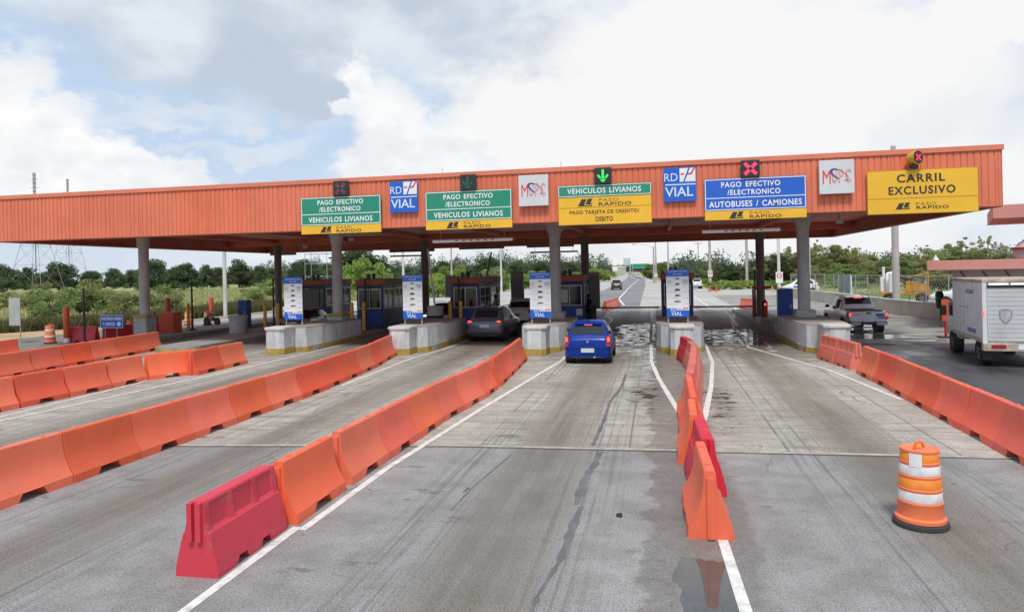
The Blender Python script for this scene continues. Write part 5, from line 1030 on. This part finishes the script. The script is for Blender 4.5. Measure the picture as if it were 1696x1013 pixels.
for a, b in zip(FP, FP[1:]):
    A, B = Vector((*a, 0)), Vector((*b, 0)); L = (B - A).length; n = int(L / .42)
    for k in range(-5, n):
        for s in (0, 1):
            k0, k1 = (k, k + 5) if s == 0 else (k + 5, k); z0, z1 = .08, 2.36; ca, cb = max(0, min(n, k0)), max(0, min(n, k1))
            if ca == cb: continue
            za = z0 + (z1 - z0) * (ca - k0) / (k1 - k0); zb = z0 + (z1 - z0) * (cb - k0) / (k1 - k0)
            p = A.lerp(B, ca / n); q = A.lerp(B, cb / n); mb.tube((p.x, p.y, za), (q.x, q.y, zb), .007, n=3)
tag(mb.build('wire_mesh', M_GALV, t), kind='stuff')
t = thing('fence_gate', 'grey green sheet gate panel in the chain link fence', 'gate', (20.35, 82.0, 0), R(-70)); MB().box(-1.0, 1.0, -.03, .03, .1, 2.2, .01).build('panel', plain('gate_greygreen', (.20, .25, .24), .7, .15, 1), t); MB().box(1.01, 1.16, -.06, .06, 0, 2.3).build('post', M_WHITE, t); MB().box(-1.16, -1.01, -.06, .06, 0, 2.3).build('post', M_GALV, t)
t = thing('works_truck', 'yellow and white works truck with cylinders parked behind the wall pole', 'truck', (22.0, 67.5, 0), R(72))
MB().box(-1.1, 1.1, -1.6, 2.2, .72, .95, .02).build('flat_bed', M_ORYEL, t); MB().box(-1.0, .8, -1.5, .2, .97, 1.85, .03).build('engine_unit', M_ORYEL, t); MB().box(-.9, .7, -1.55, -1.51, 1.05, 1.6).build('grille', M_BLACK, t)
for x, y, r, h in ((-.5, 1.2, .34, 2.2), (.35, 1.5, .30, 2.1)): MB().lathe([(r, .955), (r, .95 + h * .75), (r * .6, .95 + h * .82), (r * .2, .95 + h * .84)], x, y, 18).build('cylinder', M_WHITE, t, 40)
for x, y in ((-.9, .75), (.7, 1.95)): MB().lathe([(.10, .955), (.10, 3.05), (.13, 3.06), (.13, 3.2)], x, y, 12).build('stack', M_WHITE, t, 40)
MB().box(-.1, .3, 2.0, 2.18, .98, 2.3, .02).build('locker', M_WHITE, t)
for s in (-1.05, 1.05): MB().tube((s, -1.5, .95), (s, -1.5, 2.6), .05).build('frame_post', M_ORYEL, t)
MB().tube((-1.05, -1.5, 2.6), (1.05, -1.5, 2.6), .05).tube((-1.05, -1.5, 2.6), (-1.05, .3, 2.2), .05).build('frame_rail', M_ORYEL, t); MB().tube((-1.05, -1.2, 1.9), (-1.05, .9, 2.4), .08).build('boom', M_DGREY, t)
wheels(t, (-1.0, 1.5), 1.1, .42, .28)
GH = (15.2, 40.2, 0); GR = R(-21)
def gpt(x, y): c_, s_ = math.cos(GR), math.sin(GR); return GH[0] + x * c_ - y * s_, GH[1] + x * s_ + y * c_
t = thing('guard_house', 'pale grey guard house with pink orange roof slabs behind the box truck', 'building', GH, GR)
MB().box(0, 14, 0, 6, 0, 3.04).build('wall', M_STUC, t); MB().box(-1.1, 15, -1.0, 7, 3.045, 3.54, .02).build('roof_slab', M_PINK, t)
MB().box(1.75, 12, -1.2, 6, 5.55, 6.22, .02).build('upper_roof_slab', M_PINK, t)
for x in (3.25, 9): MB().box(x, x + .5, .6, 1.2, 3.545, 5.545).build('upper_post', M_PINK, t)
for k in range(6): MB().tube((.35 + k * .95, -.04, 2.98), (.65 + k * .95, -.04, 2.55), .03).build('bracket', M_DGREY, t)
f = MB(); border(f, 1.9, 3.3, 1.1, 2.3, -.002, .05, .03); MB().box(1.95, 3.25, -.02, -.003, 1.15, 2.25).build('window', M_GLASS, t); f.build('window_frame', M_ALU, t)
x, y = gpt(3.2, -.2); t = thing('water_tank', 'round pale grey water tank with red hoop on the guard house roof', 'tank', (x, y, 3.545))
MB().lathe([(.55, 0), (.60, .06), (.60, .42), (.66, .45), (.66, .55), (.50, .62), (.42, .78), (.24, .88), (.22, .95), (.02, .96)], 0, 0, 24).build('tank_body', plain('tank_grey', (.50, .49, .50), .6, .1, 1), t, 40)
MB().lathe([(.66, .445), (.74, .46), (.74, .56), (.66, .575)], 0, 0, 24).build('hoop', M_REDP, t, 40)
x, y = gpt(-.7, -.8); t = thing('roof_lamp', 'small white lamp at the left corner of the guard house roof', 'lamp', (x, y, 3.545)); MB().lathe([(.16, .02), (.14, .1), (.05, .2), (.02, .3)], 0, 0, 10).build('shade', M_WHITE, t, 40); MB().lathe([(.06, 0), (.06, .018)], 0, 0, 10).build('foot', M_DGREY, t)

# ---------------------------------------------------------------- poles, signs and towers
def spot(px, Y):
    """world point at distance Y down the road seen in picture column px"""
    a = (px - 848) / F_PX; d = (fw + rt * a); return d.x / d.y * Y, Y
def hz(px): return 451 - .021 * (px - 848)
def zat(px, py, Y):
    x, _ = spot(px, Y); return 3.4 + (hz(px) - py) / F_PX * (Vector((x, Y, 0)).dot(fw))
def pole(px, Y, zt, r, mat, label, arm=None, sign=None, ztrim=0):
    x, y = spot(px, Y); t = thing('light_pole', label, 'pole', (x, y, 0), 0, 'tall poles beyond the canopy'); MB().lathe([(r * 1.25, 0), (r * 1.15, zt * .5), (r * .8, zt), (.02, zt + .02)], 0, 0, 12).build('shaft', mat, t, 40)
    if arm:
        MB().path([(0, 0, zt - .3), (-arm * .4, 0, zt + .5), (-arm, 0, zt + .75)], .05, 6).build('arm', M_GALV, t); MB().box(-arm - .9, -arm + .05, -.18, .18, zt + .65, zt + .82, .04).build('lamp_head', M_DGREY, t)
    if sign:
        z, w_, h_ = sign; MB().box(-w_ / 2, w_ / 2, -r * 1.3 - .05, -r * 1.3, z, z + h_, .005).build('sign_plate', M_WHITE, t)
        MB().lathe([(.02, .10), (w_ * .40, .10), (w_ * .40, .08)], 0, -r * 1.3 + .02, 18, 'y', z + h_ * .68).build('red_disc', M_LETR, t); MB().lathe([(.02, .108), (w_ * .28, .108), (w_ * .28, .101)], 0, -r * 1.3 + .02, 18, 'y', z + h_ * .68).build('white_disc', M_WHITE, t); MB().box(-w_ * .3, w_ * .3, -r * 1.3 - .10, -r * 1.3 - .09, z + h_ * .655, z + h_ * .705).build('red_slash', M_LETR, t)
    return t
pole(372, 56.5, 12, .14, M_POLE, 'thick white pole between the far left column and the blue steel cabinet'); pole(668, 75, 10, .12, M_POLE, 'thin white pole rising behind the second price board'); pole(830, 78, 10, .10, M_POLE, 'thin white pole rising behind the booth by the grey suv'); pole(748, 90, 11, .10, M_CPOLE, 'thin grey pole behind the booth by the grey suv')
pole(1483.5, 61.5, 13, .23, M_CPOLE, 'thick grey concrete pole rising from the wall by the works truck')
pole(1176, 128, 13.5, .2, M_CPOLE, 'grey pole with a sign at the roadside right of the rightmost price board', None, (1.9, .8, 1.1)); pole(1083, 181, 9.2, .2, M_CPOLE, 'street lamp pole with arm, left one beyond the gate', 4.5); pole(1086.5, 176, 10.6, .18, M_CPOLE, 'street lamp pole with long arm, right one beyond the gate', 4.5, (1.6, .7, .9)); pole(1107, 150, 9.6, .16, M_CPOLE, 'bare grey pole just left of the rightmost price board')
pole(1237, 125, 14, .2, M_CPOLE, 'grey pole among the trees left of the rear right column'); pole(1290, 100, 13, .17, M_POLE, 'pale pole with a no entry sign left of the right column', None, (1.2, .9, 1.5)); pole(1341, 110, 14, .1, M_POLE, 'thin pale pole just right of the right column')
t = thing('leaning_pole', 'leaning white pole standing on the small round block by the grey display panel', 'pole', (-12.05, 37.0, 1.6)); MB().tube((.0, 0, 0), (-.35, 0, 3.2), .06).build('shaft', M_POLE, t, 40); t = thing('leaning_pole', 'dark leaning gate arm raised above the booth by the grey suv', 'pole', (-13.2, 52, .9)); MB().tube((.0, 0, 0), (.9, 0, 4.1), .07).build('shaft', M_DGREY, t, 40)
for px, Y, zt, lb in ((1157, 300, 14.2, 'nearest'), (1143, 420, 14.5, 'second'), (1123, 520, 11, 'third'), (1114, 640, 10, 'farthest')):
    x, y = spot(px, Y); t = thing('power_pole', lb + ' grey power pole with crossarm in the row above the roadside trees', 'pole', (x, y, 0), 0, 'power poles'); MB().lathe([(.3, 0), (.2, zt), (.02, zt + .05)], 0, 0, 8).build('shaft', M_CPOLE, t); MB().box(-1.5, 1.5, -.12, .12, zt - .5, zt - .15).build('crossarm', M_CPOLE, t)
x, y = spot(1044, 470); t = thing('billboard', 'pale teal billboard on a single pole far down the highway', 'billboard', (x, y, 0)); MB().tube((0, 0, 0), (0, 0, 7), .45).build('post', M_GALV, t); MB().box(-4.4, .2, -.2, .2, 6.6, 11.4, .05).build('panel', M_TEAL, t)
x, y = spot(1060, 460); t = thing('overhead_sign', 'green overhead road sign far down the highway', 'sign', (x, y, 0)); MB().box(-4.9, 5.2, -.15, .15, 4.6, 7.4, .03).build('panel', M_HWSIGN, t); b = MB(); border(b, -4.8, 5.1, 4.7, 7.3, -.16, .12, .01); b.build('border', M_LET, t)
for s in (-4.7, 6.2): MB().tube((s, .3, 0), (s, .3, 7.2), .2).build('post', M_GALV, t)
x, y = spot(1019, 205); t = thing('road_sign', 'small white road sign at the left verge of the highway', 'sign', (x, y, 0)); MB().box(-.7, .7, -.03, .03, 3.2, 4.3, .01).build('panel', M_WHITE, t); MB().tube((0, .06, 0), (0, .06, 4), .07).build('post', M_GALV, t)
x, y = spot(1025, 520); t = thing('distant_building', 'low pale building far beyond the highway', 'building', (x, y, 0)); MB().box(-5, 5, 0, 6, 0, 5.6).build('wall', M_STUC, t); MB().box(-5.3, 5.3, -.3, 6.3, 5.602, 6.2).build('roof', M_WHITE, t)
for k, (x, y, lb) in enumerate(((7.7, 104.5, 'small orange cone at the foot of the roadside sign pole'), (8.6, 104.0, 'small orange cone just right of the roadside sign pole'))):
    t = thing('traffic_cone', lb, 'cone', (x, y, 0), 0, 'roadside cones'); MB().lathe([(.2, .03), (.05, .85), (.02, .87)], 0, 0, 12).build('body', M_CONEO, t, 40); MB().box(-.26, .26, -.26, .26, 0, .03).build('foot', M_CONEO, t)
def lattice(px, Y, H_, wb, label):
    x, y = spot(px, Y); t = thing('lattice_tower', label, 'tower', (x, y, 0), R(10), 'lattice pylons'); mb = MB()
    def w_at(z): return wb * .5 * max(0, 1 - z / (H_ * .8)) ** 1.1 + .32
    zs = [0] ; 
    while zs[-1] < H_ - 1.5: zs.append(min(H_, zs[-1] + max(1.6, w_at(zs[-1]) * 1.5)))
    for a, b in zip(zs, zs[1:]):
        A, B = w_at(a), w_at(b); ca = [(A, A), (-A, A), (-A, -A), (A, -A)]; cb = [(B, B), (-B, B), (-B, -B), (B, -B)]
        for k in range(4):
            q = (k + 1) % 4; mb.tube((*ca[k], a), (*cb[k], b), .085, n=4); mb.tube((*ca[k], a), (*cb[q], b), .045, n=3); mb.tube((*ca[q], a), (*cb[k], b), .045, n=3); mb.tube((*cb[k], b), (*cb[q], b), .045, n=3)
    mb.build('lattice', plain('pylon_grey', (.30, .31, .33), .6, .1, .2) if 'pylon_grey' not in MATS else MATS['pylon_grey'], t)
    arms = MB()
    for z in (H_ * .86, H_ * .93):
        for s in (-1, 1): arms.tube((s * .5, 0, z), (s * 2.0 * (1 if z < H_ * .9 else .6), 0, z + .3), .09, n=4)
    arms.build('crossarm', MATS['pylon_grey'], t); MB().tube((0, 0, 0), (0, 0, H_ * .55), .16).build('inner_mast', M_DGREY, t)
lattice(60, 230, 47, 13, 'tall grey lattice pylon at the far left, its tip above the canopy roof'); lattice(115, 300, 56.5, 13, 'tall grey lattice pylon just right of the far left pylon')

# ---------------------------------------------------------------- vegetation
rnd = random.Random(11)
def rv(r=rnd):
    while 1:
        v = Vector((r.uniform(-1, 1), r.uniform(-1, 1), r.uniform(-1, 1)))
        if .05 < v.length < 1: return v
def leafquads(mb, c, rad, n, s, r=rnd, flat=0.0):
    for _ in range(n):
        d = rv(r); p = c + Vector((d.x * rad[0], d.y * rad[1], d.z * rad[2])); nn = rv(r).normalized(); nn.z = abs(nn.z) + flat; nn.normalize(); a = nn.orthogonal().normalized(); b = nn.cross(a); th = r.uniform(0, 6.28); a, b = a * math.cos(th) + b * math.sin(th), b * math.cos(th) - a * math.sin(th)
        k = s * r.uniform(.55, 1.25); mb.v += [tuple(p - a * k), tuple(p - b * k * .5), tuple(p + a * k), tuple(p + b * k * .5)]; q = len(mb.v); mb.f.append((q - 4, q - 3, q - 2, q - 1))
PROTO = {}
def tree_proto(kind, seed, Hh, rx, z0, ncl, nlf, s, mat, clr=.3, sparse=False, trunk=True, name='tree'):
    r = random.Random(seed); t = link(name, None); cl = []
    rz = (Hh - z0) / 2; zc = (Hh + z0) / 2
    for i in range(ncl):
        d = rv(r).normalized(); k = r.uniform(.45, .98) if not sparse else r.uniform(.5, 1.05)
        if kind == 'dome': d.z = abs(d.z) * 1.65 - .75 if i % 4 else r.uniform(-.95, -.7)
        c = Vector((d.x * rx * k * r.uniform(.8, 1.1), d.y * rx * k * r.uniform(.8, 1.1), zc + d.z * rz * k)); cl.append((c, rx * clr * r.uniform(.65, 1.3)))
    mb = MB()
    for c, q in cl: leafquads(mb, c, (q, q, q * (.62 if not sparse else .5)), nlf, s, r)
    mb.build('crown', mat, t)
    if trunk:
        tb = MB(); zt = z0 + (Hh - z0) * .45; lean = r.uniform(-.06, .06) * Hh; tb.tube((0, 0, -.1), (lean * .5, 0, zt * .6), rx * .055 + .05, rx * .04 + .04, 7); tb.tube((lean * .5, 0, zt * .6), (lean, 0, zt), rx * .04 + .04, rx * .025 + .02, 7)
        for c, q in cl[::2 if not sparse else 1][:16]: tb.tube((lean * .8, 0, zt * r.uniform(.6, .95)), tuple(c - Vector((0, 0, q * .2))), rx * .016 + .02, rx * .006 + .008, 5)
        tb.build('trunk', M_BARK, t)
    return t
def plant(key, fn, x, y, sc, rz, lb, cat, grp, zsc=1.0):
    if key not in PROTO: PROTO[key] = fn(); t = PROTO[key]; t.location = (x, y, 0); t.rotation_euler = (0, 0, rz); tag(t, lb, cat, grp)
    else:
        t = copy_tree(PROTO[key], (x, y, 0), rz, lb); t['group'] = grp
    t.scale = (sc, sc, sc * zsc); return t
def field_tree(v): return lambda: tree_proto('dome', 20 + v, 10, 6.4, .1, 80, 130, .34, L_DARK, .27, name='field_tree')
GT = 'dark rounded trees in the left pasture'
ft = [(4, 438, 44, 200), (44, 441, 38, 260), (97, 434, 56, 245), (152, 447, 42, 265), (189, 443, 30, 255), (216, 447, 26, 270), (256, 427, 58, 190), (305, 436, 54, 185), (343, 437, 32, 240), (364, 441, 26, 250), (396, 430, 42, 225), (428, 439, 34, 250), (452, 444, 34, 265), (503, 428, 60, 190), (545, 434, 40, 240), (592, 406, 92, 150), (640, 436, 50, 250), (672, 440, 44, 280), (700, 442, 36, 270), (738, 431, 44, 240), (776, 440, 36, 270), (812, 424, 62, 200), (858, 430, 44, 240), (895, 431, 46, 260), (935, 433, 52, 260), (968, 438, 34, 280)]
for i, (px, py, wpx, Y) in enumerate(ft):
    x, y = spot(px, Y); dep = Vector((x, y, 0)).dot(fw); Hh = zat(px, py, Y); wm = wpx / F_PX * dep; sc = wm / (9.6, 11.4, 10.2, 12.2, 9.9)[i % 5]
    plant('f%d' % (i % 5), field_tree(i % 5), x, y, sc, rnd.uniform(0, 6.28), f'dark rounded pasture tree, {ORD[i]} from the left along the field edge', 'tree', GT, Hh / 10 / sc)
def bush(v, mat): return lambda: tree_proto('ball', 40 + v, 3.4, 2.4, .05, 30, 60, .20, mat, .30, trunk=True, name='bush')
BB = [(84, 492, 60, 52, 'm'), (128, 484, 70, 62, 'm'), (168, 488, 56, 66, 'm'), (205, 492, 46, 60, 'o'), (262, 482, 50, 66, 'm'), (285, 492, 40, 58, 'o'), (28, 488, 50, 75, 'o'), (70, 474, 30, 110, 'o'), (150, 468, 34, 120, 'o'), (420, 478, 44, 90, 'm'), (450, 466, 40, 110, 'm'), (600, 430, 62, 95, 'b'), (632, 452, 30, 100, 'b'), (570, 450, 40, 105, 'b'), (745, 443, 50, 105, 'b'), (725, 455, 40, 98, 'b'), (700, 462, 40, 100, 'm'), (790, 458, 40, 115, 'm'), (825, 448, 60, 125, 'm'), (868, 455, 40, 140, 'b'), (895, 450, 40, 150, 'b'), (985, 445, 40, 210, 'b'), (1000, 448, 34, 230, 'b'), (960, 450, 40, 200, 'm'), (650, 462, 36, 95, 'm')]
for i, (px, py, wpx, Y, k) in enumerate(BB):
    x, y = spot(px, Y); dep = Vector((x, y, 0)).dot(fw); Hh = max(1.6, zat(px, py, Y)) * (1.3 if px < 300 else 1.12); sc = wpx / F_PX * dep / 3.8; mt = {'m': L_MID, 'o': L_OLIVE, 'b': L_BRIGHT}[k]
    plant('b%s%d' % (k, i % 2), bush(i % 2 + ord(k), mt), x, y, sc, rnd.uniform(0, 6.28), {'m': 'mid green', 'o': 'olive', 'b': 'bright green'}[k] + f' bush in the left field, {ORD[i]} counting from the far left', 'bush', 'bushes left of the highway', Hh / 3.4 / sc)
def wood_tree(v, mat): return lambda: tree_proto('ball', 70 + v, 8, 3.6, .2, 80, 130, .19, mat, .26, name='roadside_tree')
def feathery(v, mat): return lambda: tree_proto('ball', 90 + v, 9, 3.0, 3.2, 34, 60, .17, mat, .17, sparse=True, name='feathery_tree')
WT = [(1078, 437, 34, 260, 'm'), (1098, 434, 36, 240, 'm'), (1122, 437, 40, 215, 'm'), (1140, 433, 40, 200, 'm'), (1158, 432, 44, 180, 'm'), (1182, 433, 46, 160, 'm'), (1206, 431, 48, 150, 'd'), (1222, 436, 40, 150, 'd'), (1244, 430, 50, 140, 'd'), (1266, 424, 52, 128, 'd'), (1288, 416, 48, 125, 'd'), (1302, 412, 50, 128, 'd'), (1326, 416, 50, 128, 'm'), (1350, 408, 66, 122, 'o'), (1384, 408, 70, 120, 'o'), (1412, 414, 60, 122, 'o'), (1440, 424, 54, 126, 'o'), (1466, 430, 46, 120, 'm'), (1505, 420, 56, 120, 'm'), (1540, 412, 66, 112, 'o'), (1578, 406, 74, 108, 'm'), (1612, 412, 60, 110, 'o'), (1650, 422, 66, 110, 'm'), (1690, 424, 60, 108, 'd'), (1730, 420, 70, 108, 'm'), (1475, 440, 40, 100, 'o'), (1560, 440, 60, 95, 'o'), (1620, 440, 60, 95, 'm'), (1400, 436, 60, 108, 'm'), (1340, 440, 50, 112, 'o')]
for i, (px, py, wpx, Y, k) in enumerate(WT):
    x, y = spot(px, Y); dep = Vector((x, y, 0)).dot(fw); Hh = zat(px, py, Y); sc = wpx / F_PX * dep / 7.0; mt = {'m': L_MID, 'o': L_OLIVE, 'd': L_DARK}[k]
    plant('w%s%d' % (k, i % 2), wood_tree(i % 2 + ord(k), mt), x, y, sc, rnd.uniform(0, 6.28), {'m': 'mid green', 'o': 'olive green', 'd': 'dark green'}[k] + f' thicket tree right of the highway, {ORD[i]} counting from the road' if i < 25 else {'m': 'mid green', 'o': 'olive green', 'd': 'dark green'}[k] + f' lower tree in front of the right thicket, {ORD[i - 25]} of its line', 'tree', 'thicket trees right of the highway', Hh / 8 / sc)
for i, (px, py, wpx, Y, lb) in enumerate(((1262, 422, 26, 120, 'left of the rear right column'), (1310, 406, 34, 124, 'just left of the right column'), (1352, 398, 30, 118, 'just right of the right column'), (1392, 401, 40, 118, 'above the silver pickup'), (1420, 408, 32, 118, 'right of the silver pickup'), (1595, 394, 56, 106, 'left of the guard house upper roof'), (1634, 382, 30, 104, 'tallest, under the upper roof slab corner'), (1660, 404, 40, 108, 'beside the guard house water tank'))):
    x, y = spot(px, Y); dep = Vector((x, y, 0)).dot(fw); Hh = zat(px, py, Y); sc = wpx / F_PX * dep / 6.0
    plant('s%d' % (i % 3), feathery(i % 3, L_DARK if i > 4 else L_OLIVE), x, y, sc, rnd.uniform(0, 6.28), 'sparse feathery tree top sticking out of the thicket ' + lb, 'tree', 'feathery trees right of the highway', Hh / 9 / sc)
for i, (px, py, wpx, Y) in enumerate(((1182, 468, 34, 112), (1200, 464, 38, 116), (1220, 466, 40, 114), (1240, 463, 40, 116), (1262, 465, 40, 112), (1284, 466, 36, 112), (1150, 462, 30, 150), (1165, 464, 30, 140), (1120, 458, 30, 190), (1310, 468, 40, 108), (1345, 468, 40, 104), (1385, 466, 44, 102), (1425, 466, 44, 98))):
    x, y = spot(px, Y); dep = Vector((x, y, 0)).dot(fw); Hh = max(1.4, zat(px, py, Y)); sc = wpx / F_PX * dep / 5.0
    plant('v%d' % (i % 2), bush(i % 2 + 200, L_BRIGHT if i < 9 else L_OLIVE), x, y, sc, rnd.uniform(0, 6.28), f'low bright bush on the right highway verge, {ORD[i]} in the order they line the shoulder', 'bush', 'verge bushes right of the highway', Hh / 3.4 / sc)
# far wood: one mass nobody could count
mb = MB()
for k in range(420):
    px = rnd.uniform(-120, 1010); Y = rnd.uniform(300, 430); x, y = spot(px, Y); h_ = rnd.uniform(6, 12) * (1.25 if 430 < px < 1000 else (.9 if px > 430 else .35)); leafquads(mb, Vector((x, y, h_ * .5)), (rnd.uniform(2.6, 5.2), 3, h_ * .5), 230, .5)
for k in range(150):
    px = rnd.uniform(1000, 1120); Y = rnd.uniform(1100, 1300); x, y = spot(px, Y); h_ = rnd.uniform(8, 14); leafquads(mb, Vector((x, y, h_ * .5)), (rnd.uniform(6, 12), 5, h_ * .5), 50, 1.8)
for k in range(160):
    px = rnd.uniform(1108, 1900); Y = rnd.uniform(150, 260); x, y = spot(px, Y); h_ = rnd.uniform(5, 8); leafquads(mb, Vector((x, y, h_ * .5)), (rnd.uniform(2, 4), 3, h_ * .5), 190, .36)
tag(mb.build('far_wood', L_FAR), 'far dark line of woodland along the horizon', 'woodland', kind='stuff')
# grass
def blades(mb, n, fx, hmin, hmax, wd):
    for _ in range(n):
        x, y = fx(); h_ = rnd.uniform(hmin, hmax); a = rnd.uniform(0, 6.28); dx, dy = math.cos(a) * wd, math.sin(a) * wd; lx, ly = rnd.uniform(-.3, .3) * h_, rnd.uniform(-.3, .3) * h_
        b = len(mb.v); mb.v += [(x - dx, y - dy, -.06), (x + dx, y + dy, -.06), (x + lx * .4 + dx * .7, y + ly * .4 + dy * .7, h_ * .6), (x + lx, y + ly, h_), (x + lx * .4 - dx * .7, y + ly * .4 - dy * .7, h_ * .6)]; mb.f.append((b, b + 1, b + 2, b + 3, b + 4))
def edge_x(y):   # left edge of the paving
    P = [(20, -46), (38, -44), (44, -40.2), (50, -39.2), (66, -39), (72, -43), (104, -37), (140, -28), (200, -19), (420, -24)]
    for a, b in zip(P, P[1:]):
        if y <= b[0]: return a[1] + (b[1] - a[1]) * (y - a[0]) / (b[0] - a[0])
    return -24
def fx_near():
    y = rnd.uniform(30, 75); return edge_x(y) - abs(rnd.gauss(0, 3.0)) - .3, y
def fx_mid():
    y = 40 + 160 * rnd.random() ** 1.4; return edge_x(y) - 1 - (130 + y * .8) * rnd.random() ** 1.3, y
mb = MB(); blades(mb, 16000, fx_near, .4, .95, .06); tag(mb.build('tall_dry_grass', L_GRASSD), 'tall dark grass hedge at the edge of the left paving', 'grass', kind='stuff')
mb = MB(); blades(mb, 46000, fx_mid, .18, .55, .15); tag(mb.build('pasture_grass', L_GRASS), 'rough yellow green pasture grass on the left', 'grass', kind='stuff')
def fx_r():
    y = 86 + 90 * rnd.random(); return 18.5 + (y > 122) * (-10 + (y - 122) * -.12) + abs(rnd.gauss(0, 7)), y
mb = MB(); blades(mb, 12000, fx_r, .2, .6, .08); tag(mb.build('verge_grass', L_GRASS), 'green grass on the right verge and below the thicket', 'grass', kind='stuff')
